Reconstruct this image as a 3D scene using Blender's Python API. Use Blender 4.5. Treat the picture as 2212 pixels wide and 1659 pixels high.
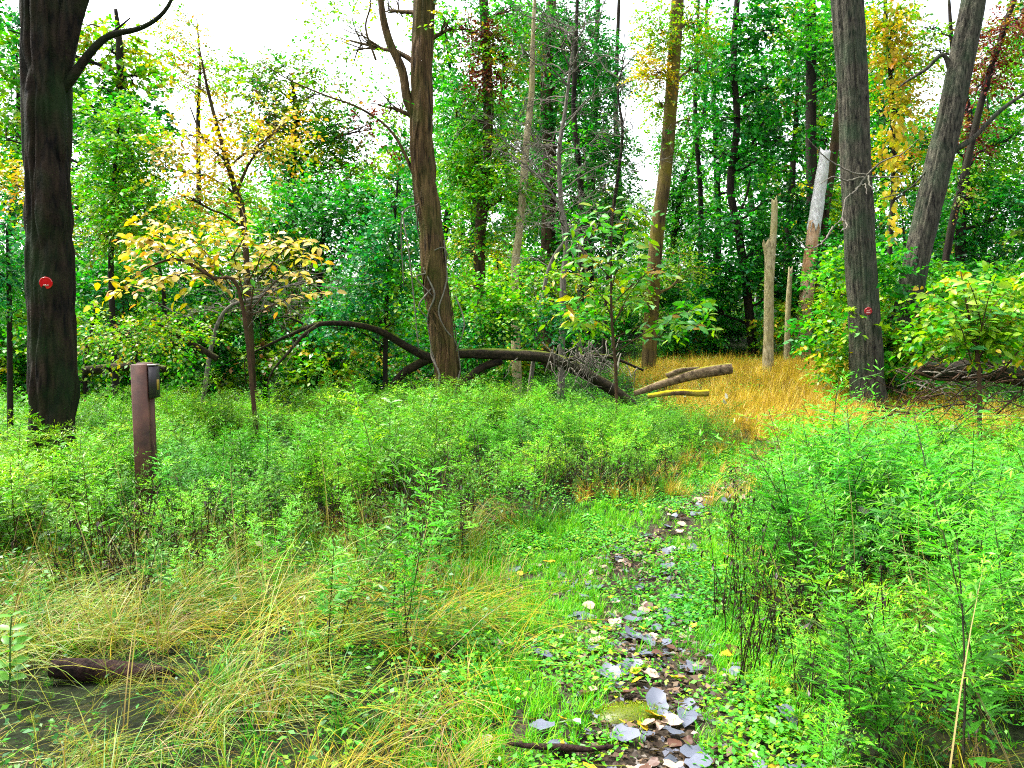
import bpy, math, random
import numpy as np
from math import radians as R

# ------------------------------------------------------------------ camera, sky, sun, exposure
sc = bpy.context.scene
for o in list(bpy.data.objects): bpy.data.objects.remove(o)
COL = sc.collection
CAMZ, PITCH, F = 1.6, 3.4, 1843.0            # F: focal length in units of a 2212 px wide frame
cd = bpy.data.cameras.new('camera'); cam = bpy.data.objects.new('camera', cd); COL.objects.link(cam)
cam.location = (0, 0, CAMZ); cam.rotation_euler = (R(90 - PITCH), 0, 0)
cd.sensor_width = 36; cd.lens = 36 * F / 2212; cd.clip_start = 0.05; cd.clip_end = 1500
sc.camera = cam
SUN_EL, SUN_AZ = 60, 290                      # azimuth clockwise from +Y: high on the left, a little ahead
w = bpy.data.worlds.new('World'); sc.world = w; w.use_nodes = True
nt = w.node_tree; nt.nodes.clear()
sky = nt.nodes.new('ShaderNodeTexSky'); sky.sky_type = 'NISHITA'; sky.sun_disc = False
sky.sun_elevation = R(SUN_EL); sky.sun_rotation = R(SUN_AZ); sky.dust_density = 4; sky.air_density = 1.0; sky.ozone_density = 0.6
hsv = nt.nodes.new('ShaderNodeHueSaturation'); hsv.inputs['Saturation'].default_value = 0.28
bg = nt.nodes.new('ShaderNodeBackground'); bg.inputs['Strength'].default_value = 0.11
wo = nt.nodes.new('ShaderNodeOutputWorld')
nt.links.new(sky.outputs[0], hsv.inputs['Color']); nt.links.new(hsv.outputs[0], bg.inputs['Color']); nt.links.new(bg.outputs[0], wo.inputs[0])
sl = bpy.data.lights.new('sun', 'SUN'); sl.energy = 1.5; sl.angle = R(10); sl.color = (1, .96, .88)
sun = bpy.data.objects.new('sun', sl); COL.objects.link(sun)
a, e = R(SUN_AZ), R(SUN_EL)
from mathutils import Vector
sun.rotation_euler = Vector((math.sin(a) * math.cos(e), math.cos(a) * math.cos(e), math.sin(e))).to_track_quat('Z', 'Y').to_euler()
sun.location = (-20, -20, 40)
vs = sc.view_settings; vs.view_transform = 'Standard'; vs.look = 'None'; vs.gamma = 1; vs.use_curve_mapping = False
vs.exposure = 2.85
cy = sc.cycles; cy.max_bounces = 4; cy.diffuse_bounces = 2; cy.transmission_bounces = 3; cy.glossy_bounces = 2; cy.transparent_max_bounces = 4
cy.use_denoising = False; cy.filter_width = 1.1; cy.sample_clamp_indirect = 6

# ------------------------------------------------------------------ maths helpers
def at(px, py, Y):
    """a point of the place at depth Y, from where it shows in the photograph (2212 px wide)"""
    t = R(PITCH); v = -(py - 829.5) / F; u = (px - 1106) / F
    dy = math.cos(t) + v * math.sin(t); dz = -math.sin(t) + v * math.cos(t)
    return np.array([u * Y / dy, Y, CAMZ + dz * Y / dy])

def _h(ix, iy, iz):
    n = (ix.astype(np.int64) * 73856093) ^ (iy.astype(np.int64) * 19349663) ^ (iz.astype(np.int64) * 83492791)
    n = (n ^ (n >> 13)) * 1274126177 & 0x7fffffff
    n = (n ^ (n >> 11)) * 668265263 & 0x7fffffff
    return ((n ^ (n >> 15)) & 0xffff) / 65535.0
def vn(x, y, z=0.0):
    x = np.asarray(x, float); y = np.asarray(y, float); z = np.asarray(z, float)
    x, y, z = np.broadcast_arrays(x, y, z)
    ix, iy, iz = np.floor(x), np.floor(y), np.floor(z)
    fx, fy, fz = x - ix, y - iy, z - iz
    fx, fy, fz = [f * f * (3 - 2 * f) for f in (fx, fy, fz)]
    r = 0
    for a_ in (0, 1):
        for b_ in (0, 1):
            for c_ in (0, 1):
                r = r + _h(ix + a_, iy + b_, iz + c_) * (fx if a_ else 1 - fx) * (fy if b_ else 1 - fy) * (fz if c_ else 1 - fz)
    return r
def sstep(a_, b_, x): t = np.clip((np.asarray(x, float) - a_) / (b_ - a_), 0, 1); return t * t * (3 - 2 * t)
def unit(v): return v / np.maximum(np.linalg.norm(v, axis=-1, keepdims=True), 1e-9)
RNG = np.random.default_rng(7)

PY = np.array([-4, 2.0, 3.2, 4.6, 6.3, 8.9, 12.3, 16, 19, 23, 28, 34.])
PX = np.array([.30, .38, .46, .58, .75, 2.15, 3.9, 5.2, 6.3, 8.2, 11.5, 16.])
PW = np.array([.6, .58, .58, .62, .95, .5, .55, .6, .6, .6, .6, .6])
def path_x(y): return np.interp(y, PY, PX)
def path_w(y): return np.interp(y, PY, PW)
def H(x, y):
    x = np.asarray(x, float); y = np.asarray(y, float)
    h = 0.10 * (vn(x * .35 + 9, y * .35) - .5) + .25 * (vn(x * .09, y * .09 + 4) - .5) * sstep(8, 18, y)
    h = h + 3.2 * sstep(22, 62, y) + .6 * sstep(12, 24, y) * sstep(1, 4.5, x) + 1.2 * sstep(4, 16, -x) * sstep(16, 34, y)
    d = np.abs(x - path_x(y)) / path_w(y)
    return h - .05 * (1 - sstep(.5, 1.3, d))

# ------------------------------------------------------------------ mesh helpers
class MB:
    def __init__(s): s.V = []; s.Q = []; s.T = []; s.C = []; s.n = 0; s.QM = []; s.TM = []
    def add(s, V, Q=None, T=None, col=(1, 1, 1), m=0):
        V = np.asarray(V, float).reshape(-1, 3)
        c = np.asarray(col, float)
        if c.ndim == 1: c = np.repeat(c[None], len(V), 0)
        s.V.append(V); s.C.append(c)
        if Q is not None and len(Q): Q = np.asarray(Q, int); s.Q.append(Q + s.n); s.QM.append(np.full(len(Q), m))
        if T is not None and len(T): T = np.asarray(T, int); s.T.append(T + s.n); s.TM.append(np.full(len(T), m))
        s.n += len(V); return s
    def mesh(s, name, mats, off=None, smooth=False):
        me = bpy.data.meshes.new(name)
        V = np.concatenate(s.V) if s.V else np.zeros((0, 3))
        if off is not None: V = V - np.asarray(off)
        Q = np.concatenate(s.Q) if s.Q else np.zeros((0, 4), int); T = np.concatenate(s.T) if s.T else np.zeros((0, 3), int)
        mi = np.concatenate((s.QM if s.Q else []) + (s.TM if s.T else [])) if (s.Q or s.T) else np.zeros(0)
        nq, ntr = len(Q), len(T)
        me.vertices.add(len(V)); me.vertices.foreach_set('co', V.astype(np.float32).ravel())
        me.loops.add(nq * 4 + ntr * 3); me.loops.foreach_set('vertex_index', np.concatenate([Q.ravel(), T.ravel()]).astype(np.int32))
        me.polygons.add(nq + ntr)
        me.polygons.foreach_set('loop_start', np.concatenate([np.arange(nq) * 4, nq * 4 + np.arange(ntr) * 3]).astype(np.int32))
        for m_ in (mats if isinstance(mats, (list, tuple)) else [mats]): me.materials.append(m_)
        me.polygons.foreach_set('material_index', mi.astype(np.int32))
        me.update(calc_edges=True)
        if smooth: me.polygons.foreach_set('use_smooth', np.ones(nq + ntr, bool))
        at_ = me.attributes.new('Col', 'FLOAT_COLOR', 'POINT')
        C = np.concatenate(s.C) if s.C else np.zeros((0, 3))
        at_.data.foreach_set('color', np.concatenate([C, np.ones((len(C), 1))], 1).astype(np.float32).ravel())
        return me

def tube_arrays(P, rad, sides=8, disp=None, cap=True, seed=0):
    P = np.asarray(P, float); n = len(P); rad = np.broadcast_to(np.asarray(rad, float), (n,))
    tan = unit(np.gradient(P, axis=0))
    up = np.array([0, 1., 0]) if abs(tan[0][2]) > .7 else np.array([0, 0, 1.])
    u = unit(np.cross(up, tan[0])); U = [u]
    for i in range(1, n):
        u = u - tan[i] * np.dot(u, tan[i]); u = u / max(np.linalg.norm(u), 1e-9); U.append(u)
    U = np.array(U); W = np.cross(tan, U)
    th = np.arange(sides) * 2 * math.pi / sides
    r = np.repeat(rad[:, None], sides, 1)
    if disp is not None:
        arc = np.concatenate([[0], np.cumsum(np.linalg.norm(np.diff(P, axis=0), axis=1))])
        r = r * disp(np.repeat(th[None], n, 0), np.repeat(arc[:, None], sides, 1))
    V = P[:, None] + r[..., None] * (np.cos(th)[None, :, None] * U[:, None] + np.sin(th)[None, :, None] * W[:, None])
    idx = np.arange(n * sides).reshape(n, sides); nx = np.roll(idx, -1, 1)
    Q = np.stack([idx[:-1], nx[:-1], nx[1:], idx[1:]], -1).reshape(-1, 4)
    V = V.reshape(-1, 3); T = []
    if cap:
        V = np.concatenate([V, P[:1], P[-1:]]); k = n * sides
        for j in range(sides):
            T.append((k, (j + 1) % sides, j)); T.append((k + 1, (n - 1) * sides + j, (n - 1) * sides + (j + 1) % sides))
    return V, Q, T

def smooth_path(K, n):
    """Catmull-Rom through key rows (any number of columns)"""
    K = np.asarray(K, float); m = len(K)
    if m == 2: t = np.linspace(0, 1, n)[:, None]; return K[0] * (1 - t) + K[1] * t
    E = np.concatenate([[2 * K[0] - K[1]], K, [2 * K[-1] - K[-2]]]); t = np.linspace(0, m - 1 - 1e-6, n)
    i = t.astype(int); f = (t - i)[:, None]; p0, p1, p2, p3 = E[i], E[i + 1], E[i + 2], E[i + 3]
    return .5 * (2 * p1 + (p2 - p0) * f + (2 * p0 - 5 * p1 + 4 * p2 - p3) * f ** 2 + (3 * p1 - p0 - 3 * p2 + p3) * f ** 3)

def wig(A, B, n, amp, rng, sag=0.0):
    t = np.linspace(0, 1, n)[:, None]; A = np.asarray(A, float); B = np.asarray(B, float)
    L = np.linalg.norm(B - A); s = rng.uniform(0, 99, 3)
    N = np.stack([vn(t[:, 0] * 3 + s[k], s[k] * 1.7) - .5 for k in range(3)], 1) * 2
    return A + (B - A) * t + N * amp * L * np.sin(t * math.pi * .9 + .05) + np.array([0, 0, 1.]) * sag * L * np.sin(t * math.pi)

def leaf_arrays(P, A, N, L, Wd, col, kind='rhomb', fold=.12):
    """P base points, A axes, N normals, L lengths, Wd widths -> V, Q, T, C"""
    n = len(P); A = unit(A); S = unit(np.cross(A, N)); N = np.cross(S, A)
    L = np.broadcast_to(L, (n,))[:, None]; Wd = np.broadcast_to(Wd, (n,))[:, None]
    col = np.asarray(col, float); col = np.repeat(col[None], n, 0) if col.ndim == 1 else col
    if kind == 'rhomb':
        V = np.stack([P, P + A * L * .45 + S * Wd * .5 + N * Wd * fold, P + A * L - N * L * .08, P + A * L * .45 - S * Wd * .5 + N * Wd * fold], 1)
        Q = np.arange(n * 4).reshape(n, 4)
        return V.reshape(-1, 3), Q, None, np.repeat(col, 4, 0)
    if kind == 'oval':      # 8 vertices, two quad halves each side of the midrib
        V = np.stack([P, P + A * L * .30 + S * Wd * .46 + N * Wd * fold, P + A * L * .68 + S * Wd * .38 + N * Wd * fold * .6, P + A * L - N * L * .12,
                      P + A * L * .68 - S * Wd * .38 + N * Wd * fold * .6, P + A * L * .30 - S * Wd * .46 + N * Wd * fold, P + A * L * .32, P + A * L * .68 - N * L * .02], 1)
        b = (np.arange(n) * 8)[:, None]
        Q = np.concatenate([b + np.array([[6, 1, 2, 7]]), b + np.array([[6, 7, 4, 5]])]); T = np.concatenate([b + np.array([[0, 1, 6]]), b + np.array([[0, 6, 5]]), b + np.array([[7, 2, 3]]), b + np.array([[7, 3, 4]])])
        return V.reshape(-1, 3), Q, T, np.repeat(col, 8, 0)

def pick(pal, n, rng, jit=.22):
    """pal: list of (weight, rgb)"""
    wts = np.array([p[0] for p in pal], float); cs = np.array([p[1] for p in pal])
    c = cs[rng.choice(len(pal), n, p=wts / wts.sum())]
    return c * rng.uniform(1 - jit, 1 + jit, (n, 1)) * rng.uniform(.92, 1.08, (n, 3))

# ------------------------------------------------------------------ materials
def nodes(name):
    m = bpy.data.materials.new(name); m.use_nodes = True; t = m.node_tree; t.nodes.clear(); return m, t
def N(t, kind, **kw):
    n = t.nodes.new(kind)
    for k, v in kw.items():
        if k in n.inputs: n.inputs[k].default_value = v
        else: setattr(n, k, v)
    return n
def leaf_mat(name, inst=False, transl=.38, rough=.42, spec=.5):
    m, t = nodes(name); L = t.links.new
    at_ = N(t, 'ShaderNodeAttribute', attribute_name='Col'); c = at_.outputs['Color']
    if inst:
        ti = N(t, 'ShaderNodeAttribute', attribute_name='tint', attribute_type='INSTANCER')
        mx = N(t, 'ShaderNodeMix', data_type='RGBA', blend_type='MULTIPLY'); mx.inputs['Factor'].default_value = 1
        L(c, mx.inputs[6]); L(ti.outputs['Color'], mx.inputs[7]); c = mx.outputs[2]
    p = N(t, 'ShaderNodeBsdfPrincipled', Roughness=rough); p.inputs['Specular IOR Level'].default_value = spec
    tr = N(t, 'ShaderNodeBsdfTranslucent'); mix = N(t, 'ShaderNodeMixShader', Fac=transl); out = N(t, 'ShaderNodeOutputMaterial')
    warm = N(t, 'ShaderNodeMix', data_type='RGBA', blend_type='MULTIPLY'); warm.inputs['Factor'].default_value = 1
    warm.inputs[7].default_value = (1.15, 1.4, .5, 1); L(c, warm.inputs[6])
    L(c, p.inputs['Base Color']); L(warm.outputs[2], tr.inputs['Color'])
    L(p.outputs[0], mix.inputs[1]); L(tr.outputs[0], mix.inputs[2]); L(mix.outputs[0], out.inputs[0]); return m
M_LEAF = leaf_mat('leaf', spec=.32); M_WEED = leaf_mat('weed_leaf', inst=True, transl=.26, rough=.42, spec=.22)
M_DRY = leaf_mat('dry_leaf', transl=.12, rough=.5, spec=.4)

def bark_mat(name, dark, light, green, gamt, sx=14, sz=2.2, bump=.8, rough=.85, mosstop=0.0, moss=(.10, .14, .005), patch=None):
    """ridged bark: stretched noise, lichen/algae stain, optional moss on upward faces, optional bare patches"""
    m, t = nodes(name); L = t.links.new
    tc = N(t, 'ShaderNodeTexCoord'); mp = N(t, 'ShaderNodeMapping'); mp.inputs['Scale'].default_value = (sx, sx, sz); L(tc.outputs['Object'], mp.inputs['Vector'])
    n1 = N(t, 'ShaderNodeTexNoise', Scale=1.0, Detail=6.0, Roughness=.65, Distortion=.6); L(mp.outputs[0], n1.inputs['Vector'])
    n2 = N(t, 'ShaderNodeTexNoise', Scale=2.3, Detail=3.0); L(tc.outputs['Object'], n2.inputs['Vector'])
    n3 = N(t, 'ShaderNodeTexNoise', Scale=45.0, Detail=4.0); L(tc.outputs['Object'], n3.inputs['Vector'])
    cr = N(t, 'ShaderNodeValToRGB'); cr.color_ramp.elements[0].position = .36; cr.color_ramp.elements[1].position = .66
    cr.color_ramp.elements[0].color = (*dark, 1); cr.color_ramp.elements[1].color = (*light, 1); L(n1.outputs[0], cr.inputs[0])
    r2 = N(t, 'ShaderNodeMapRange'); r2.inputs[1].default_value = .42; r2.inputs[2].default_value = .68; r2.inputs[4].default_value = gamt; L(n2.outputs[0], r2.inputs[0])
    mx = N(t, 'ShaderNodeMix', data_type='RGBA'); L(r2.outputs[0], mx.inputs[0]); L(cr.outputs[0], mx.inputs[6]); mx.inputs[7].default_value = (*green, 1)
    c = mx.outputs[2]
    if patch:
        n4 = N(t, 'ShaderNodeTexNoise', Scale=patch[1], Detail=2.0); L(tc.outputs['Object'], n4.inputs['Vector'])
        r4 = N(t, 'ShaderNodeMapRange'); r4.inputs[1].default_value = .50; r4.inputs[2].default_value = .54; L(n4.outputs[0], r4.inputs[0])
        m4 = N(t, 'ShaderNodeMix', data_type='RGBA'); L(r4.outputs[0], m4.inputs[0]); L(c, m4.inputs[6]); m4.inputs[7].default_value = (*patch[0], 1); c = m4.outputs[2]
    if mosstop:
        g = N(t, 'ShaderNodeNewGeometry'); s = N(t, 'ShaderNodeSeparateXYZ'); L(g.outputs['Normal'], s.inputs[0])
        ad = N(t, 'ShaderNodeMath', operation='ADD'); L(s.outputs[2], ad.inputs[0]); L(n2.outputs[0], ad.inputs[1])
        r3 = N(t, 'ShaderNodeMapRange'); r3.inputs[1].default_value = 1.45 - mosstop; r3.inputs[2].default_value = 1.75 - mosstop; L(ad.outputs[0], r3.inputs[0])
        m3 = N(t, 'ShaderNodeMix', data_type='RGBA'); L(r3.outputs[0], m3.inputs[0]); L(c, m3.inputs[6]); m3.inputs[7].default_value = (*moss, 1); c = m3.outputs[2]
    ad2 = N(t, 'ShaderNodeMath', operation='MULTIPLY_ADD'); L(n3.outputs[0], ad2.inputs[0]); ad2.inputs[1].default_value = .35; L(n1.outputs[0], ad2.inputs[2])
    b = N(t, 'ShaderNodeBump', Strength=bump, Distance=.03); L(ad2.outputs[0], b.inputs['Height'])
    p = N(t, 'ShaderNodeBsdfPrincipled', Roughness=rough); p.inputs['Specular IOR Level'].default_value = .12; out = N(t, 'ShaderNodeOutputMaterial')
    L(c, p.inputs['Base Color']); L(b.outputs[0], p.inputs['Normal']); L(p.outputs[0], out.inputs[0]); return m
B_LEFT = bark_mat('bark_dark_ridged', (.0012, .0010, .0008), (.022, .014, .008), (.006, .020, .003), .7, sx=18, sz=3.5, bump=1)  # near-black to dark brown ramp with green patches
B_VINE = bark_mat('bark_brown_vine', (.007, .004, .002), (.115, .068, .028), (.040, .048, .006), .5, sx=20, sz=2.2, bump=1)
B_OAK = bark_mat('bark_grey_furrowed', (.005, .0045, .004), (.085, .078, .055), (.022, .046, .020), .55, sx=26, sz=5, bump=1)
B_DARK = bark_mat('bark_far_dark', (.004, .003, .003), (.028, .020, .014), (.012, .022, .005), .4, sx=8, sz=1.5)
B_BROWN = bark_mat('bark_far_brown', (.010, .006, .004), (.075, .045, .022), (.035, .042, .006), .5, sx=8, sz=1.5)
B_YEL = bark_mat('bark_yellow_lichen', (.018, .012, .005), (.12, .085, .030), (.11, .090, .006), .8, sx=9, sz=1.5)
B_PALE = bark_mat('bark_pale_snag', (.14, .11, .055), (.42, .36, .21), (.24, .22, .06), .5, sx=20, sz=6, bump=.5)
B_WHITE = bark_mat('bark_peeling_white', (.36, .34, .33), (.72, .70, .70), (.42, .40, .36), .5, sx=14, sz=8, bump=.4)
B_BARE = bark_mat('bare_orange_wood', (.18, .07, .026), (.52, .30, .14), (.5, .40, .30), .6, sx=22, sz=2, bump=.5)
B_GREY = bark_mat('twig_grey', (.05, .042, .034), (.18, .16, .13), (.08, .09, .055), .5, sx=30, sz=10, bump=.3)
B_TWIG = bark_mat('twig_brown', (.022, .012, .007), (.07, .038, .020), (.04, .034, .010), .4, sx=30, sz=10, bump=.3)
B_MOSS = bark_mat('fallen_mossy_bark', (.003, .0025, .002), (.035, .024, .013), (.016, .020, .005), .4, sx=18, sz=18, mosstop=.22, moss=(.075, .10, .004))
B_CUT = bark_mat('weathered_log', (.02, .012, .007), (.20, .145, .085), (.12, .085, .045), .4, sx=14, sz=14, mosstop=.18, moss=(.15, .15, .005))
B_YMOSS = bark_mat('log_yellow_moss', (.05, .03, .015), (.16, .10, .05), (.4, .34, .02), .6, sx=14, sz=14, mosstop=.75, moss=(.32, .26, .005))
B_ROT = bark_mat('rotten_dark_wood', (.004, .0025, .002), (.035, .018, .014), (.055, .018, .010), .5, sx=30, sz=30, bump=1)

def soil_mat(name, a_, b_, c_, sc1):
    m, t = nodes(name); L = t.links.new; tc = N(t, 'ShaderNodeTexCoord')
    n1 = N(t, 'ShaderNodeTexNoise', Scale=sc1, Detail=8.0, Roughness=.7); n2 = N(t, 'ShaderNodeTexVoronoi', Scale=sc1 * 9); L(tc.outputs['Object'], n1.inputs['Vector']); L(tc.outputs['Object'], n2.inputs['Vector'])
    cr = N(t, 'ShaderNodeValToRGB'); E = cr.color_ramp.elements; E[0].position = .35; E[0].color = (*a_, 1); E[1].position = .7; E[1].color = (*c_, 1); x = E.new(.52); x.color = (*b_, 1); L(n1.outputs[0], cr.inputs[0])
    hs = N(t, 'ShaderNodeHueSaturation'); L(cr.outputs[0], hs.inputs['Color']); r = N(t, 'ShaderNodeMapRange'); r.inputs[3].default_value = .6; r.inputs[4].default_value = 1.4
    sp = N(t, 'ShaderNodeSeparateColor'); L(n2.outputs['Color'], sp.inputs[0]); L(sp.outputs[0], r.inputs[0]); L(r.outputs[0], hs.inputs['Value'])
    b = N(t, 'ShaderNodeBump', Strength=.9, Distance=.02); L(n2.outputs[0], b.inputs['Height'])
    p = N(t, 'ShaderNodeBsdfPrincipled', Roughness=.95); p.inputs['Specular IOR Level'].default_value = .1; out = N(t, 'ShaderNodeOutputMaterial')
    L(hs.outputs[0], p.inputs['Base Color']); L(b.outputs[0], p.inputs['Normal']); L(p.outputs[0], out.inputs[0]); return m
M_GROUND = soil_mat('forest_floor', (.004, .005, .0015), (.006, .010, .002), (.014, .010, .004), 3)
M_TRAIL = soil_mat('trail_soil', (.014, .009, .006), (.034, .026, .018), (.045, .040, .025), 5)
def plain(name, col, rough=.5, metal=0, spec=.5, noise=0.0, scale=30):
    m, t = nodes(name); L = t.links.new; p = N(t, 'ShaderNodeBsdfPrincipled', Roughness=rough, Metallic=metal); out = N(t, 'ShaderNodeOutputMaterial')
    p.inputs['Base Color'].default_value = (*col, 1); p.inputs['Specular IOR Level'].default_value = spec
    if noise:
        tc = N(t, 'ShaderNodeTexCoord'); n = N(t, 'ShaderNodeTexNoise', Scale=scale, Detail=6.0); L(tc.outputs['Object'], n.inputs['Vector'])
        r = N(t, 'ShaderNodeMapRange'); r.inputs[1].default_value = .3; r.inputs[2].default_value = .7; r.inputs[3].default_value = 1 - noise; r.inputs[4].default_value = 1 + noise; L(n.outputs[0], r.inputs[0])
        h = N(t, 'ShaderNodeHueSaturation'); h.inputs['Color'].default_value = (*col, 1); L(r.outputs[0], h.inputs['Value']); L(h.outputs[0], p.inputs['Base Color'])
        b = N(t, 'ShaderNodeBump', Strength=.3, Distance=.01); L(n.outputs[0], b.inputs['Height']); L(b.outputs[0], p.inputs['Normal'])
    L(p.outputs[0], out.inputs[0]); return m

# ------------------------------------------------------------------ object helpers
def put(name, me, parent=None, loc=(0, 0, 0), kind=None):
    o = bpy.data.objects.new(name, me); COL.objects.link(o); o.location = loc; o.parent = parent
    if kind: o['kind'] = kind
    return o
def tag(o, label, cat, group=None):
    o['label'] = label; o['category'] = cat
    if group: o['group'] = group
    return o
def thing(name, label, cat, loc, group=None): return tag(put(name, None, None, loc), label, cat, group)
def copy_tree(src, loc, rz, s, label=None, group=None):
    r = src.copy(); COL.objects.link(r); r.location = loc; r.rotation_euler = (0, 0, rz); r.scale = (s, s, s)
    if label: r['label'] = label
    if group: r['group'] = group
    for ch in list(src.children):
        c = ch.copy(); COL.objects.link(c); c.parent = r
        for g in ch.children:
            d = g.copy(); COL.objects.link(d); d.parent = c
    return r

# ------------------------------------------------------------------ palettes (linear base colours)
DG, MG, BG, YG = (.004, .090, .010), (.012, .175, .006), (.052, .270, .004), (.165, .300, .004)
YE, OR, BL, OL, RD, PY_ = (.38, .28, .006), (.42, .18, .02), (.012, .160, .050), (.085, .150, .006), (.13, .016, .012), (.46, .33, .08)
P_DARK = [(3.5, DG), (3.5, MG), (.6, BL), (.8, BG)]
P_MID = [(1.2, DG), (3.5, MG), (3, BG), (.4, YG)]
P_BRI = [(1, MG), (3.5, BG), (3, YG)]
P_YG = [(2, BG), (4, YG), (1.2, YE)]
P_YEL = [(1, YG), (4, YE), (1, OR)]
P_ORA = [(1.5, YG), (2.5, YE), (2.5, PY_), (1.5, OR)]
P_BLU = [(2, MG), (4, BL), (1.5, BG)]
P_OLI = [(3, OL), (2, YG), (1.2, MG), (.5, (.22, .10, .03))]
P_RED = [(3, RD), (1, (.22, .11, .03)), (.6, OL)]

# ------------------------------------------------------------------ foliage
def clump(rng, c, r, n_leaf, size, pal, droop=.25, per=9, twig=.55, gap=.42, gs=1.1, asp=.62):
    """leaf sprays spread through an uneven ellipsoid; returns leaf arrays and the twigs"""
    n = max(4, int(n_leaf / per / max(.3, 1 - gap)))
    u = unit(rng.normal(size=(n, 3))); S = c + u * r * (rng.uniform(.08, 1, (n, 1)) ** .45) * .9
    s = rng.uniform(0, 50)
    g = vn(S[:, 0] * gs + s, S[:, 1] * gs, S[:, 2] * gs * 1.4) * .65 + vn(S[:, 0] * gs * 2.3, S[:, 1] * gs * 2.3 + s, S[:, 2] * gs * 3) * .35
    k = g > np.quantile(g, gap); S, u, g = S[k], u[k], g[k]; n = len(S)
    D = unit(u * [1, 1, .35] + rng.normal(size=(n, 3)) * .55 + [0, 0, .1]); L = twig * rng.uniform(.6, 1.3, (n, 1))
    t = np.linspace(.12, 1, per)[None, :, None]
    P = S[:, None] + D[:, None] * L[:, None] * t - np.array([0, 0, 1.]) * droop * L[:, None] * t ** 2
    side = unit(np.cross(D, [0, 0, 1.]))[:, None]; sg = np.where(np.arange(per) % 2, 1, -1)[None, :, None]
    A = D[:, None] * .7 + side * sg * .8 + rng.normal(size=P.shape) * .35 + np.array([0, 0, -droop])
    Nn = np.array([0, 0, 1.]) + rng.normal(size=P.shape) * .55
    m = n * per; P = P.reshape(m, 3); tw_c = pick(pal, n, rng, .38)       # a spray is mostly of one colour
    C = np.repeat(tw_c, per, 0) * rng.uniform(.75, 1.25, (m, 1)); mix = rng.random(m) < .3; C[mix] = pick(pal, int(mix.sum()), rng)
    Ls = size * rng.uniform(.65, 1.25, m)
    return (P, A.reshape(m, 3), Nn.reshape(m, 3), Ls, Ls * asp, C), (S, D, L)

def furrow(n_ridge, depth, seed, flare=0.0, lump=.06, zs=1.0):
    def f(th, z):
        x, y = np.cos(th) * n_ridge / 6.28, np.sin(th) * n_ridge / 6.28
        a1 = np.abs(vn(x + seed, y + seed, z * 1.3 * zs) * 2 - 1); a2 = np.abs(vn(x * 2.1 + seed, y * 2.1, z * 3.1 * zs + seed) * 2 - 1)
        big = vn(np.cos(th) * 1.2 + seed, np.sin(th) * 1.2, z * .9) - .5
        return 1 + depth * (np.minimum(a1, .5) * 1.6 - .4) + depth * .5 * (a2 - .4) + lump * big + flare * np.exp(-z / .35) * (.7 + .6 * np.abs(np.sin(th * 2.5 + seed)))
    return f

def trunk_keys(Y, keys, dz=.2):
    """keys (px, py, radius m[, extra depth]); the first is the base and goes down to the ground"""
    out = []
    for i, k in enumerate(keys):
        d = k[3] if len(k) > 3 else 0
        p = at(k[0], k[1], Y + d)
        if i == 0: p[2] = float(H(p[0], p[1])) - dz
        out.append([*p, k[2]])
    return np.array(out)

def limb_path(K, tgt, rng, n=7):
    """branch from the trunk to a point of the crown"""
    P = K[:, :3]; z = tgt[2] - .55 * np.linalg.norm(P[:, :2] - tgt[:2], axis=1) * .8
    i = int(np.argmin(np.abs(P[:, 2] - z) + .1 * np.linalg.norm(P - tgt, axis=1)))
    return wig(P[i], tgt, n, .10, rng, .06), K[i, 3]

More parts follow.
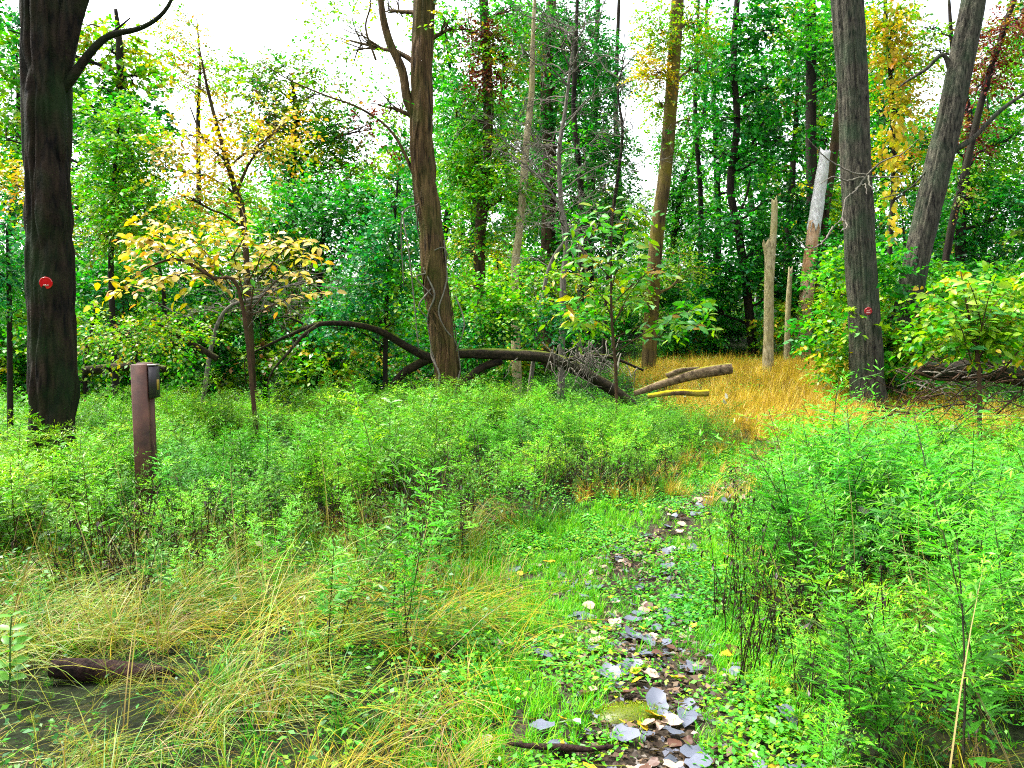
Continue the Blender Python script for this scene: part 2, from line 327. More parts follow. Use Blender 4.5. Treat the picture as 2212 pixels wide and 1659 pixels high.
def tree(name, label, cat, Y, keys, clumps=(), bark=None, size=.10, sides=10, seed=1, furrows=None, nseg=60, limbs=(), group=None, kind='rhomb',
         twigs=True, per=9, twig=.55, droop=.25, cover=1.0, vine=(), asp=.62, trunk_name='trunk', depth=None):
    rng = np.random.default_rng(seed); K = trunk_keys(Y, keys); base = K[0, :3].copy(); base[2] += .2
    root = thing(name, label, cat, base, group); S = smooth_path(K, nseg)
    put(trunk_name, MB().add(*tube_arrays(S[:, :3], S[:, 3], sides, furrows)).mesh(trunk_name, bark, base, True), root)
    for lk in limbs:
        q = np.array([[*at(k[0], k[1], Y + (k[3] if len(k) > 3 else 0)), k[2]] for k in lk]); q = smooth_path(q, 26)
        put('limb', MB().add(*tube_arrays(q[:, :3], q[:, 3], 8, furrow(7, .12, seed))).mesh('limb', bark, base, True), root)
    for group_name, cl in (('crown', clumps), ('vine', vine)):
        lm, tm = MB(), MB()
        for c in cl:
            px, py, rx, ry, cov, pal = c[:6]; dd = c[6] if len(c) > 6 else rng.uniform(-.6, .6)
            ctr = at(px, py, Y + dd); r = np.array([rx, (rx + ry) * .5, ry]) * Y / F
            if depth: r[1] = depth
            if group_name == 'vine': r[1] = r[0]
            nl = cov * cover * math.pi * r[0] * r[2] / (size * size * asp * .5) * (4.2 if group_name == 'crown' else 5)
            A, (S_, D_, L_) = clump(rng, ctr, r, nl, size, pal, droop, per, twig, asp=asp)
            add_leaves(lm, A, kind)
            if twigs:
                P, r0 = limb_path(S, ctr, rng); rr = min(r0 * .5, .05)
                tm.add(*tube_arrays(P, np.linspace(rr, rr * .35, len(P)), 5, cap=False))
                for j in rng.permutation(len(S_))[:min(len(S_), 14)]:
                    Pt = wig(P[rng.integers(3, 7)], S_[j], 4, .1, rng); tm.add(*tube_arrays(Pt, np.linspace(rr * .35, .004, 4), 3, cap=False))
                for j in rng.permutation(len(S_))[:int(len(S_) * .15)]:
                    tm.add(*tube_arrays(np.stack([S_[j], S_[j] + D_[j] * L_[j] - [0, 0, droop * L_[j][0]]]), [.005, .002], 3, cap=False))
        if lm.n: put(group_name, lm.mesh(group_name, M_LEAF, base), root)
        if tm.n: put('twigs' if group_name == 'crown' else 'vine_stems', tm.mesh('twigs', bark, base, True), root, kind='stuff')
    return root, S, base

# ------------------------------------------------------------------ the ground and the trail
gx = np.concatenate([-np.geomspace(300, 14, 18), np.linspace(-12, 16, 113), np.geomspace(18, 300, 18)])
gy = np.concatenate([[-120, -60, -30, -15, -8, -4], np.linspace(-2, 30, 129), np.geomspace(31, 400, 26)])
X, Yg = np.meshgrid(gx, gy); Z = H(X, Yg); ny, nx_ = X.shape
idx = np.arange(ny * nx_).reshape(ny, nx_)
g = MB().add(np.stack([X, Yg, Z], -1), np.stack([idx[:-1, :-1], idx[:-1, 1:], idx[1:, 1:], idx[1:, :-1]], -1).reshape(-1, 4))
put('ground', g.mesh('ground', M_GROUND, smooth=True), kind='structure')
ty = np.linspace(-3, 33, 145); tu = np.linspace(-1, 1, 9)
TX = path_x(ty)[:, None] + path_w(ty)[:, None] * (1 - .6 * sstep(7.5, 10, ty)[:, None]) * tu[None] * (.8 + .4 * vn(ty * 1.3, 3)[:, None]); TY = np.repeat(ty[:, None], 9, 1)
TZ = H(TX, TY) + .012; TZ[:, 0] -= .016; TZ[:, -1] -= .016
idx = np.arange(145 * 9).reshape(145, 9)
put('trail', MB().add(np.stack([TX, TY, TZ], -1), np.stack([idx[:-1, :-1], idx[:-1, 1:], idx[1:, 1:], idx[1:, :-1]], -1).reshape(-1, 4)).mesh('trail', M_TRAIL, smooth=True), kind='structure')
def add_leaves(mb, A, kind='rhomb'):
    V, Q, T, C = leaf_arrays(*A, kind=kind); mb.add(V, Q, T, C)

# ------------------------------------------------------------------ the four big trees round the clearing
hi = lambda K, n: None
big_crown = lambda px, r: [(px, -420, r, 150, .35, P_MID)]
t1, T1S, _ = tree('roadside_tree', 'big dark rough-barked forked tree carrying the glossy red disc, beside the brown post', 'tree', 8.2,
    [(112, 1070, .24), (112, 900, .205), (110, 600, .192), (104, 300, .19), (98, 120, .19), (88, -120, .165), (82, -420, .16), (80, -800, .12)],
    [(60, -800, 300, 170, .25, P_MID)], B_LEFT, sides=110, nseg=330, seed=3, furrows=furrow(13, .30, 5, .25, .12), size=.11,
    limbs=[[(118, 190, .13), (140, 90, .12), (160, 20, .105), (200, -90, .09), (250, -300, .06)],
           [(118, 200, .08), (152, 172, .052), (190, 120, .040), (235, 78, .032), (300, 62, .024), (345, 35, .020), (372, -5, .015), (380, -60, .008)],
           [(226, 84, .016), (262, 55, .010), (282, 38, .006)]])
t2, T2S, T2B = tree('vine_covered_tree', 'brown leaning tree with bare vine stems twisting up its trunk, before the arched fallen tree', 'tree', 14,
    [(975, 905, .23), (968, 830, .205), (950, 680, .20), (930, 500, .185), (912, 330, .18), (912, 180, .18), (918, 0, .17), (925, -250, .14), (930, -600, .10)],
    [(760, 90, 100, 90, .16, P_YG), (830, 230, 60, 60, .22, P_BRI), (840, 20, 60, 70, .18, P_YG), (985, 60, 40, 70, .12, P_YG), (930, -600, 260, 150, .3, P_MID)], B_VINE,
    sides=72, nseg=300, seed=4, furrows=furrow(11, .28, 9, .12, .14), size=.075, twigs=True,
    limbs=[[(905, 260, .09), (880, 215, .075), (868, 150, .070), (838, 80, .062), (822, -10, .05), (815, -200, .03)],
           [(898, 250, .035), (892, 120, .03), (896, 0, .025), (890, -150, .015)],
           [(812, 130, .018), (790, 60, .016), (800, 0, .012), (770, -80, .006)],
           [(905, 400, .03), (850, 290, .022), (780, 235, .018), (700, 205, .015), (620, 170, .010), (560, 130, .006)]])
t3, T3S, _ = tree('furrowed_tree', 'straight grey tree with evenly furrowed bark carrying the small faded red disc', 'tree', 16,
    [(1882, 905, .33), (1872, 800, .285), (1862, 600, .265), (1850, 400, .26), (1842, 200, .26), (1830, 0, .26), (1815, -300, .2), (1800, -700, .14)],
    [(1800, -620, 260, 170, .3, P_MID)], B_OAK, sides=96, nseg=330, seed=5, furrows=furrow(24, .19, 2, .10, .05, .5), size=.11)
t4, T4S, _ = tree('leaning_tree', 'tree leaning away from the furrowed trunk it touches at the base, mossy on one side', 'tree', 17,
    [(1925, 880, .30), (1932, 790, .245), (1962, 650, .235), (2005, 450, .235), (2050, 260, .235), (2092, 60, .225), (2130, -130, .2), (2200, -500, .14)],
    [(2180, -520, 240, 160, .3, P_MID)], B_OAK, sides=80, nseg=300, seed=6, furrows=furrow(20, .19, 7, .12, .06, .5), size=.11,
    limbs=[[(2062, 205, .06), (2040, 120, .045), (2000, 150, .035), (1960, 175, .022), (1940, 190, .010)],
           [(2050, 330, .07), (2100, 300, .05), (2160, 240, .04), (2230, 190, .03)],
           [(2040, 330, .03), (2010, 360, .02), (1960, 410, .014), (1900, 430, .008)]])
# bare vine stems on the second tree, each a part
rng = np.random.default_rng(12)
for k, (p0, p1, ph, rad) in enumerate([(0, .95, 0, .026), (.0, .62, 2.1, .018), (.02, .55, 3.6, .014), (.05, .7, 4.6, .02), (.25, .9, 1.2, .03), (.02, .4, 5.4, .012), (.0, .5, .7, .014)]):
    n = 90; t = np.linspace(p0, p1 * .62, n); i = (t * (len(T2S) - 1)).astype(int); c = T2S[i, :3]; rr = T2S[i, 3]
    th = -1.6 + math.sin(ph) * 1.1 + (vn(t * 14 + ph * 5, k) - .5) * 2.2 + (t * 5 if k == 4 else 0)
    P = c + (rr * 1.05 + rad * .5)[:, None] * np.stack([np.cos(th), np.sin(th), th * 0], 1)
    put('vine_stem', MB().add(*tube_arrays(smooth_path(P[::6], 60), np.linspace(rad, rad * .6, 60) , 6)).mesh('vine_stem', B_GREY if k % 2 else B_VINE, T2B, True), t2)
for k, (a_, b_, c_) in enumerate([((905, 440), (868, 470), (872, 620)), ((870, 470), (885, 560), (905, 760)), ((925, 590), (900, 600), (935, 640)), ((935, 620), (905, 660), (925, 690)), ((985, 640), (1003, 700), (985, 760)), ((930, 545), (958, 535), (970, 560))]):
    K = np.array([at(*a_, 13.85), at(*b_, 13.72), at(*c_, 13.8)]); put('vine_stem', MB().add(*tube_arrays(smooth_path(K, 16), np.linspace(.014, .009, 16), 5)).mesh('vine_stem', B_GREY, T2B, True), t2)
# bare twigs springing from the furrowed tree
b3 = np.array(t3.location); rng = np.random.default_rng(31)
twg = [[(1872, 378), (1840, 372), (1790, 345), (1745, 300)], [(1872, 378), (1850, 410), (1828, 430), (1818, 470), (1800, 490)], [(1874, 376), (1880, 400), (1894, 416)], [(1872, 378), (1905, 350), (1950, 330), (1985, 300)],
       [(1874, 382), (1930, 382), (1975, 378)], [(1818, 470), (1830, 488), (1815, 500)], [(1800, 490), (1775, 525), (1745, 535), (1715, 510)], [(1872, 380), (1830, 390), (1800, 382), (1770, 398)], [(1850, 408), (1868, 398), (1872, 420)]]
for q in twg:
    K = np.array([at(*p, 15.55 - .2 * i) for i, p in enumerate(q)]); n = 6 * len(q); P = smooth_path(K, n) + rng.normal(size=(n, 3)) * .006
    put('twig', MB().add(*tube_arrays(P, np.linspace(.020, .006, n), 5)).mesh('twig', B_GREY, b3, True), t3)

# ------------------------------------------------------------------ trees of the wood's edge
tree('slim_vine_tree', 'slim tree hung with leafy vines, dark red leaves at its top', 'tree', 22,
    [(1040, 720, .16), (1035, 560, .15), (1046, 400, .14), (1055, 250, .13), (1050, 100, .12), (1042, -60, .11), (1040, -300, .07)],
    [(1000, 400, 70, 80, .75, P_BRI), (1085, 430, 70, 90, .7, P_BRI), (1020, 540, 80, 60, .55, P_YG), (985, 250, 45, 80, .5, P_MID), (1110, 330, 50, 60, .5, P_YG), (1095, 120, 55, 60, .55, P_YG), (1000, 60, 60, 70, .45, P_MID), (1110, 20, 70, 50, .5, P_MID)],
    B_BROWN, seed=21, size=.10, vine=[(1045, 60, 26, 80, .8, P_RED), (1052, 160, 24, 50, .9, P_RED), (1048, 260, 40, 70, .9, P_BRI), (1020, 330, 45, 60, .8, P_BRI)])
tree('dark_oak', 'brown-trunked tree with a dense dark green crown behind the bare grey tree', 'tree', 29,
    [(1182, 700, .27), (1184, 520, .24), (1188, 350, .22), (1180, 200, .20), (1190, 20, .17), (1200, -200, .12)],
    [(1170, 60, 90, 70, .6, P_DARK), (1250, 80, 70, 80, .55, P_DARK), (1200, 190, 110, 70, .6, P_DARK), (1290, 170, 55, 60, .5, P_DARK), (1250, 300, 110, 90, .65, P_DARK), (1310, 400, 70, 90, .7, P_MID), (1170, 420, 100, 80, .6, P_MID), (1270, 510, 100, 80, .7, P_DARK), (1150, 560, 90, 60, .5, P_MID)],
    B_BROWN, seed=22, size=.13)
tree('yellow_lichen_tree', 'yellowish trunk with trailing yellow-green vines beside the bright gap of sky', 'tree', 23,
    [(1400, 700, .20), (1416, 540, .19), (1436, 380, .18), (1448, 240, .175), (1458, 100, .17), (1466, -40, .16), (1480, -300, .10)],
    [(1500, 50, 45, 70, .6, P_YG), (1505, 150, 35, 60, .5, P_BRI), (1488, 260, 30, 70, .4, P_MID), (1380, 620, 70, 60, .35, P_OLI), (1470, 600, 60, 60, .35, P_OLI)], B_YEL, seed=23, size=.095,
    vine=[(1425, 60, 32, 60, .8, P_YG), (1418, 150, 30, 50, .9, P_YEL), (1425, 230, 26, 40, .7, P_YG), (1440, 320, 24, 60, .35, P_BRI)], sides=14)
tree('layered_maple', 'dark-stemmed maple with flat layers of deep green leaves behind the broken pale snags', 'tree', 27,
    [(1632, 740, .16), (1612, 620, .14), (1598, 520, .13), (1578, 400, .12), (1592, 270, .11), (1585, 120, .10), (1600, -100, .08), (1610, -300, .05)],
    [(1590, 40, 90, 60, .75, P_DARK), (1680, 70, 70, 70, .6, P_MID), (1560, 150, 70, 50, .75, P_DARK), (1660, 190, 80, 40, .7, P_DARK), (1590, 250, 70, 40, .7, P_DARK), (1700, 290, 60, 40, .6, P_DARK), (1640, 350, 80, 45, .75, P_DARK), (1560, 330, 40, 40, .5, P_DARK),
     (1720, 420, 60, 50, .85, P_DARK), (1590, 470, 90, 45, .9, P_DARK), (1690, 520, 80, 60, 1.0, P_DARK), (1560, 580, 80, 60, .95, P_DARK), (1650, 620, 90, 60, 1.0, P_DARK), (1530, 660, 60, 50, .9, P_DARK), (1740, 620, 60, 60, .8, P_DARK)],
    B_DARK, seed=24, size=.15, droop=.12, asp=.8, twig=.7,
    limbs=[[(1585, 350, .06), (1625, 310, .05), (1655, 255, .04), (1690, 230, .02)], [(1592, 470, .05), (1610, 430, .04), (1622, 380, .03)]])
tree('tall_dark_tree', 'tall straight dark trunk rising behind the snags, mostly leafless low down', 'tree', 33,
    [(1757, 720, .24), (1755, 500, .22), (1752, 300, .21), (1752, 100, .20), (1750, -100, .18), (1750, -350, .12)],
    [(1780, 60, 60, 70, .5, P_MID), (1740, 130, 60, 50, .5, P_DARK), (1800, 180, 50, 60, .45, P_MID), (1700, 20, 60, 50, .5, P_YG), (1790, 300, 40, 60, .35, P_DARK), (1770, 440, 50, 60, .6, P_YG)], B_DARK, seed=25, size=.14)
for k, (px0, px1, Y, r, lab) in enumerate([(1252, 1240, 27, .11, 'thin dark trunk standing close to the bare grey tree'), (1272, 1285, 31, .16, 'ash-grey upright trunk with dark leaves above, between oak and lichen tree'),
        (1335, 1330, 36, .14, 'slender straight trunk with a small yellow-green head near the sky gap'), (1510, 1502, 30, .10, 'thin black trunk between the lichen tree and the layered maple'), (1460, 1520, 38, .12, 'thin trunk far back, tilted behind the lichen tree')]):
    tree('slender_tree', lab, 'tree', Y, [(px0, 700, r), (px0 + 4, 450, r * .9), (px1, 250, r * .75), (px1 + 5, 60, r * .55), (px1 + 12, -120, r * .3)],
         [(px1 + 10, 150, 50, 90, .35, P_DARK), (px0, 330, 50, 60, .35, P_MID), (px0 + 8, 480, 50, 60, .45, P_YG if k in (2,) else P_MID)], B_DARK, seed=40 + k, size=.14)
tree('leaning_dark_tree', 'dark slanting trunk close behind the peeling white snag', 'tree', 27.5,
    [(1738, 730, .19), (1766, 560, .17), (1790, 400, .16), (1812, 250, .15), (1835, 60, .13), (1860, -150, .08)], [(1840, 80, 60, 80, .4, P_MID)], B_BROWN, seed=47, size=.13)
# left side
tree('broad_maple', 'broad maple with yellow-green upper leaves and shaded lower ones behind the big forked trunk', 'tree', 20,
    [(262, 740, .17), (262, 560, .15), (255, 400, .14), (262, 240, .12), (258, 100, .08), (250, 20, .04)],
    [(235, 110, 90, 55, .75, P_YG), (300, 165, 60, 60, .7, P_YG), (215, 190, 60, 50, .8, P_MID), (300, 250, 60, 50, .9, P_DARK), (250, 260, 60, 40, .8, P_DARK), (325, 310, 30, 40, .4, P_DARK), (190, 60, 50, 40, .6, P_YG), (25, 170, 55, 90, .7, P_BRI), (20, 60, 50, 60, .7, P_BLU), (20, 300, 50, 70, .8, P_YG)],  # upper clumps yellow-green, lower ones in darker green
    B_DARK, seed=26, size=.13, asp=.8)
tree('bright_hillside_shrub', 'tall bright green arching shrub right beside the big forked trunk', 'shrub', 15,
    [(250, 760, .06), (240, 600, .05), (245, 450, .04), (250, 330, .03), (260, 250, .015)],
    [(230, 270, 80, 70, .95, P_BRI), (290, 350, 80, 80, .95, P_BRI), (210, 400, 80, 80, .95, P_BRI), (310, 450, 90, 70, .8, P_BRI), (230, 500, 80, 50, .7, P_YG), (30, 400, 60, 60, .8, P_YEL)], B_DARK, seed=27, size=.085)
tree('yellow_leaning_sapling', 'leaning young tree with thin yellow and orange autumn leaves against the sky', 'tree', 14,
    [(548, 700, .06), (528, 500, .05), (508, 410, .045), (476, 300, .035), (448, 190, .025), (432, 110, .012)],
    [(430, 190, 60, 80, .30, P_YG), (500, 250, 60, 50, .35, P_YEL), (560, 320, 80, 40, .45, P_ORA), (400, 290, 40, 80, .33, P_ORA), (460, 340, 60, 50, .5, P_YEL), (395, 420, 70, 35, .40, P_ORA), (500, 430, 80, 40, .55, P_YG), (600, 280, 40, 50, .3, P_ORA), (360, 360, 40, 50, .3, P_ORA)],
    B_BROWN, seed=28, size=.085, limbs=[[(510, 420, .03), (540, 350, .022), (590, 290, .015), (620, 260, .006)], [(490, 350, .025), (440, 300, .018), (410, 230, .01)]])
tree('wispy_tree', 'tall wispy tree with sparse pale orange leaves, thin against the white sky', 'tree', 30,
    [(432, 700, .10), (430, 450, .09), (428, 250, .07), (432, 140, .05), (425, 40, .02)],
    [(405, 90, 60, 60, .18, P_ORA), (450, 150, 50, 50, .22, P_OLI), (390, 180, 50, 60, .28, P_ORA), (370, 40, 40, 40, .12, P_OLI), (350, 110, 40, 50, .25, P_YG)], B_DARK, seed=29, size=.12)
tree('olive_tree_crown', 'rounded olive green tree touched with yellow below the open white sky', 'tree', 25,
    [(640, 720, .16), (636, 520, .14), (630, 380, .12), (640, 260, .09), (630, 170, .04)],
    [(545, 175, 60, 60, .6, P_OLI), (620, 165, 70, 50, .55, P_OLI), (690, 205, 60, 55, .55, P_OLI), (570, 260, 70, 60, .65, P_OLI), (650, 280, 80, 60, .75, P_YG), (730, 270, 55, 55, .55, P_MID), (690, 350, 90, 60, .75, P_YG), (610, 370, 80, 50, .8, P_MID), (760, 340, 50, 60, .5, P_OLI), (800, 280, 40, 60, .3, P_RED)], B_DARK, seed=30, size=.12)
tree('deep_green_bush', 'dense deep green bush of broad leaves left of the vine-covered tree', 'shrub', 18,
    [(700, 720, .07), (690, 600, .06), (700, 500, .04), (705, 420, .02)],
    [(630, 425, 80, 45, 1.0, P_MID), (740, 420, 80, 45, 1.0, P_MID), (690, 480, 110, 50, 1.1, P_DARK), (790, 470, 60, 60, .9, P_MID), (600, 510, 70, 50, .7, P_MID), (650, 570, 90, 50, .6, P_YG), (730, 560, 80, 50, .8, P_DARK)], B_DARK, seed=31, size=.095, asp=.75)
tree('bittersweet_thicket', 'thicket of glossy blue-green round leaves pressed against the vine-covered tree', 'shrub', 15.2,
    [(830, 800, .05), (835, 650, .04), (850, 500, .03), (860, 380, .015)],
    [(845, 440, 50, 60, .8, P_BLU), (840, 530, 65, 60, 1.0, P_BLU), (790, 600, 75, 50, .95, P_BLU), (860, 620, 45, 60, .9, P_BRI), (770, 665, 80, 45, .9, P_BLU), (850, 700, 60, 50, .8, P_BRI), (720, 700, 55, 40, .7, P_BLU), (880, 330, 25, 50, .5, P_MID)], B_DARK, seed=32, size=.085, asp=.8, kind='oval')
tree('teal_shrub', 'dark teal shrub at the foot of the slope beyond the big forked trunk', 'shrub', 11,
    [(15, 800, .04), (20, 650, .03), (15, 500, .015)], [(10, 480, 60, 70, .9, P_BLU), (25, 590, 60, 70, .9, P_BLU), (15, 690, 60, 50, .8, P_BRI), (-60, 560, 70, 100, .8, P_BLU)], B_DARK, seed=33, size=.07)
tree('low_yellow_shrub', 'low yellow-green shrub spreading between the big forked trunk and the brown post', 'shrub', 11.5,
    [(290, 790, .03), (295, 740, .02), (300, 700, .012)], [(250, 715, 70, 28, .9, P_YG), (330, 720, 70, 28, .9, P_YG), (400, 735, 50, 22, .7, P_BRI), (210, 745, 50, 25, .7, P_OLI)], B_DARK, seed=34, size=.06, depth=.5)
tree('low_round_leaf_shrub', 'low sprawling shrub of round fresh green leaves behind the arched fallen tree', 'shrub', 17.5,
    [(1090, 790, .03), (1090, 740, .02), (1095, 690, .012)], [(1030, 640, 60, 50, .8, P_BRI), (1100, 680, 80, 45, .9, P_BRI), (1190, 690, 70, 40, .8, P_BLU), (1040, 715, 70, 35, .9, P_BLU), (1140, 630, 60, 40, .5, P_YG), (1250, 700, 60, 35, .6, P_BRI)], B_DARK, seed=35, size=.085, asp=.8, kind='oval')
# right side
tree('right_wood_tree', 'green tree with a pale loose top behind the leaning trunk', 'tree', 25,
    [(2080, 720, .16), (2075, 520, .14), (2085, 380, .12), (2095, 260, .10), (2060, 120, .07), (2050, 0, .04)],
    [(2020, 110, 60, 50, .4, P_OLI), (2000, 60, 40, 40, .3, P_OLI), (2150, 170, 60, 70, .45, P_BRI), (2190, 60, 50, 70, .5, P_MID), (2130, 340, 70, 50, .75, P_BRI), (2190, 300, 50, 60, .6, P_MID), (2100, 430, 80, 60, .85, P_MID), (2180, 460, 70, 70, .85, P_DARK), (2060, 520, 70, 60, .8, P_DARK), (2150, 560, 80, 60, .9, P_DARK), (2000, 300, 40, 60, .4, P_MID)],
    B_DARK, seed=50, size=.12)
tree('red_vine_tree', 'slanting trunk wrapped in rust-red vine leaves beyond the leaning tree', 'tree', 21,
    [(2010, 720, .10), (2050, 520, .09), (2085, 370, .085), (2120, 220, .08), (2160, 90, .07), (2210, -60, .06)], [(2200, 40, 40, 40, .4, P_RED)], B_DARK, seed=51, size=.09,
    vine=[(2150, 110, 28, 50, .9, P_RED), (2125, 190, 22, 50, .9, P_RED), (2100, 280, 22, 50, .9, P_RED), (2180, 50, 30, 40, .8, P_RED), (2075, 400, 20, 40, .5, P_OLI)])
tree('dim_undergrowth_tree', 'low dark green tree filling the shade between the two big right trunks', 'tree', 24,
    [(1950, 730, .08), (1950, 620, .07), (1955, 540, .05), (1950, 480, .02)], [(1950, 560, 60, 60, .8, P_DARK), (1985, 470, 50, 60, .7, P_DARK), (1930, 650, 60, 40, .9, P_YG), (1800, 640, 50, 40, .8, P_YG), (1790, 560, 40, 60, .6, P_DARK), (1900, 300, 40, 60, .5, P_MID), (1900, 180, 40, 60, .5, P_MID), (1990, 640, 40, 40, .8, P_MID)], B_DARK, seed=52, size=.10)


# bushes closing the slope on the left
for k, (lab, px, Y, cl) in enumerate([
    ('round green bush on the slope behind the golden-leaved shrub', 430, 19, [(400, 520, 80, 60, .8, P_MID), (470, 560, 80, 60, .8, P_BRI), (360, 600, 80, 50, .7, P_DARK), (450, 650, 90, 50, .7, P_MID)]),
    ('brownish green bush under the olive tree', 570, 18, [(560, 600, 70, 50, .8, P_OLI), (620, 650, 80, 45, .8, P_OLI), (530, 680, 70, 40, .7, P_MID), (600, 540, 60, 40, .6, P_YG)]),
    ('yellowing bush on the slope below the leaning young tree', 350, 17, [(330, 470, 70, 40, .6, P_YG), (300, 560, 70, 50, .7, P_MID), (250, 620, 80, 50, .7, P_BLU), (400, 460, 60, 40, .5, P_YEL)]),
    ('tall fresh green bush between leaning young tree and deep green bush', 560, 22, [(540, 440, 70, 50, .8, P_BRI), (470, 480, 70, 50, .7, P_BRI), (580, 500, 70, 50, .7, P_YG), (390, 480, 60, 60, .6, P_MID)]),
    ('bright bush in the middle of the wood behind the bare sapling', 1080, 24, [(1060, 600, 80, 50, .8, P_YG), (1140, 590, 70, 60, .7, P_BRI), (1000, 620, 70, 50, .7, P_BRI), (1220, 630, 70, 50, .7, P_OLI)]),
    ('dark bush in the shade behind the broken log', 1430, 30, [(1400, 640, 80, 50, .8, P_MID), (1480, 660, 80, 45, .8, P_DARK), (1560, 690, 80, 40, .9, P_DARK), (1640, 700, 80, 35, .9, P_DARK), (1440, 560, 60, 50, .5, P_MID)])]):
    tree('slope_bush', lab, 'shrub', Y, [(px, 760, .05), (px + 5, 660, .04), (px - 5, 580, .03), (px, 520, .012)], cl, B_DARK, seed=130 + k, size=.10)
# yellow vine: its large leaves are parts, shared meshes
def oval_leaf_mesh(name, col, mat, asp=.55, kind='oval'):
    mb = MB(); A = (np.zeros((1, 3)), np.array([[1., 0, 0]]), np.array([[0, 0, 1.]]), np.array([1.]), np.array([asp]), np.array([col])); add_leaves(mb, A, kind); return mb.mesh(name, mat)
def place_leaf(me, parent, base, P, A, Nn, s, name='leaf'):
    from mathutils import Matrix
    x = unit(A); y = unit(np.cross(Nn, x)); z = np.cross(x, y)
    m = Matrix(((x[0] * s, y[0] * s, z[0] * s, P[0] - base[0]), (x[1] * s, y[1] * s, z[1] * s, P[1] - base[1]), (x[2] * s, y[2] * s, z[2] * s, P[2] - base[2]), (0, 0, 0, 1)))
    o = put(name, me, parent); o.matrix_basis = m; return o
def leaf_set(name, cols, mat, asp, n, rng):
    return [oval_leaf_mesh(name, np.array(cols[i % len(cols)]) * rng.uniform(.8, 1.2), mat, asp) for i in range(n)]
rng = np.random.default_rng(60)
yroot, yS, yb = tree('yellow_vine_tree', 'thin trunk draped in a curtain of bright yellow vine leaves behind the furrowed tree', 'tree', 19.5,
    [(1925, 720, .07), (1922, 560, .06), (1930, 400, .055), (1926, 200, .05), (1915, 60, .045), (1905, -150, .03)],
    [(1900, 50, 60, 60, .6, P_YG), (1965, 120, 45, 80, .5, P_YG), (1900, 250, 40, 80, .4, P_BRI), (1955, 420, 40, 60, .35, P_YG), (1880, 620, 60, 50, .6, P_YG), (1925, 60, 40, 60, .5, P_YEL, -.7), (1925, 150, 40, 60, .5, P_YEL, -.7), (1945, 240, 40, 60, .5, P_YEL, -.7), (1938, 330, 36, 50, .45, P_YEL, -.7)], B_DARK, seed=61, size=.10)
ylm = leaf_set('leaf', [YE, (.46, .36, .012), (.36, .34, .012), (.5, .33, .015)], M_LEAF, .72, 8, rng)
for k in range(300):
    seg = [(1925, 50, 38, 55), (1920, 130, 38, 55), (1945, 200, 36, 45), (1945, 270, 40, 45), (1935, 340, 40, 40), (1930, 420, 24, 45), (1925, 490, 20, 30)]
    px, py, rx, ry = seg[rng.choice(7, p=[.16, .17, .17, .2, .15, .1, .05])]; q = np.clip(rng.normal(size=3) * .5, -1.1, 1.1)
    P = at(px + q[0] * rx, py + q[1] * ry, 18.8 + q[2] * .4)
    place_leaf(ylm[k % 8], yroot, yb, P, np.array([rng.normal() * .5, rng.normal() * .3 - .2, -.9]), np.array([rng.normal() * .5, -1, .5 + rng.normal() * .3]), rng.uniform(.11, .19))

# ------------------------------------------------------------------ bare grey tree of fine twigs
def bare_tree(name, label, Y, keys, seed, n1, bark, spread=(1.0, .5), rbr=.02, up=.35, l1=(1.0, 2.4), n2=6, n3=4, group=None):
    rng = np.random.default_rng(seed); K = trunk_keys(Y, keys); base = K[0, :3].copy(); base[2] += .2; S = smooth_path(K, 40)
    root = thing(name, label, 'tree', base, group)
    put('trunk', MB().add(*tube_arrays(S[:, :3], S[:, 3], 10, furrow(7, .1, seed))).mesh('trunk', bark, base, True), root)
    fine = MB()
    for k in range(n1):
        i = int(len(S) * rng.uniform(.28, .98)); A = S[i, :3]; L = rng.uniform(*l1) * (1.15 - i / len(S) * .5); th = rng.uniform(0, 6.28)
        B = A + L * np.array([math.cos(th) * spread[0], math.sin(th) * spread[0], up + rng.normal() * spread[1] * .5]); P = wig(A, B, 10, .13, rng, .05)
        put('branch', MB().add(*tube_arrays(P, np.linspace(rbr, rbr * .35, 10), 5)).mesh('branch', B_GREY, base, True), root)
        for j in range(n2):
            A2 = P[rng.integers(2, 10)]; d = unit(B - A) * .7 + rng.normal(size=3) * .7; B2 = A2 + d * L * rng.uniform(.22, .5); P2 = wig(A2, B2, 6, .15, rng); fine.add(*tube_arrays(P2, np.linspace(rbr * .4, .004, 6), 3, cap=False))
            for q in range(n3):
                A3 = P2[rng.integers(1, 6)]; B3 = A3 + (unit(d) * .5 + rng.normal(size=3) * .7) * L * rng.uniform(.1, .25); fine.add(*tube_arrays(wig(A3, B3, 4, .15, rng), [.005, .004, .0035, .002], 3, cap=False))
    put('twigs', fine.mesh('twigs', B_GREY, base, True), root, kind='stuff'); return root
bare_tree('bare_grey_tree', 'leafless grey tree with a haze of fine twigs in the middle of the wood', 20,
    [(1212, 730, .085), (1216, 620, .07), (1222, 540, .06), (1212, 440, .055), (1208, 330, .05), (1222, 230, .04), (1235, 120, .025), (1240, 60, .01)], 70, 34, B_GREY, n2=7, n3=5)
bare_tree('bare_leaning_sapling', 'small leafless leaning sapling behind the middle thicket, twigs drooping', 18.5,
    [(1135, 740, .05), (1180, 600, .04), (1225, 500, .03), (1180, 400, .022), (1100, 330, .01)], 71, 14, B_GREY, rbr=.013, l1=(.7, 1.6), up=.15)
bare_tree('bare_brush_shrub', 'leafless tangle of thin pale brush on the slope under the yellow leaves', 13,
    [(420, 780, .04), (470, 700, .03), (560, 640, .022), (680, 600, .01)], 72, 16, B_GREY, rbr=.012, l1=(.6, 1.5), up=.1)
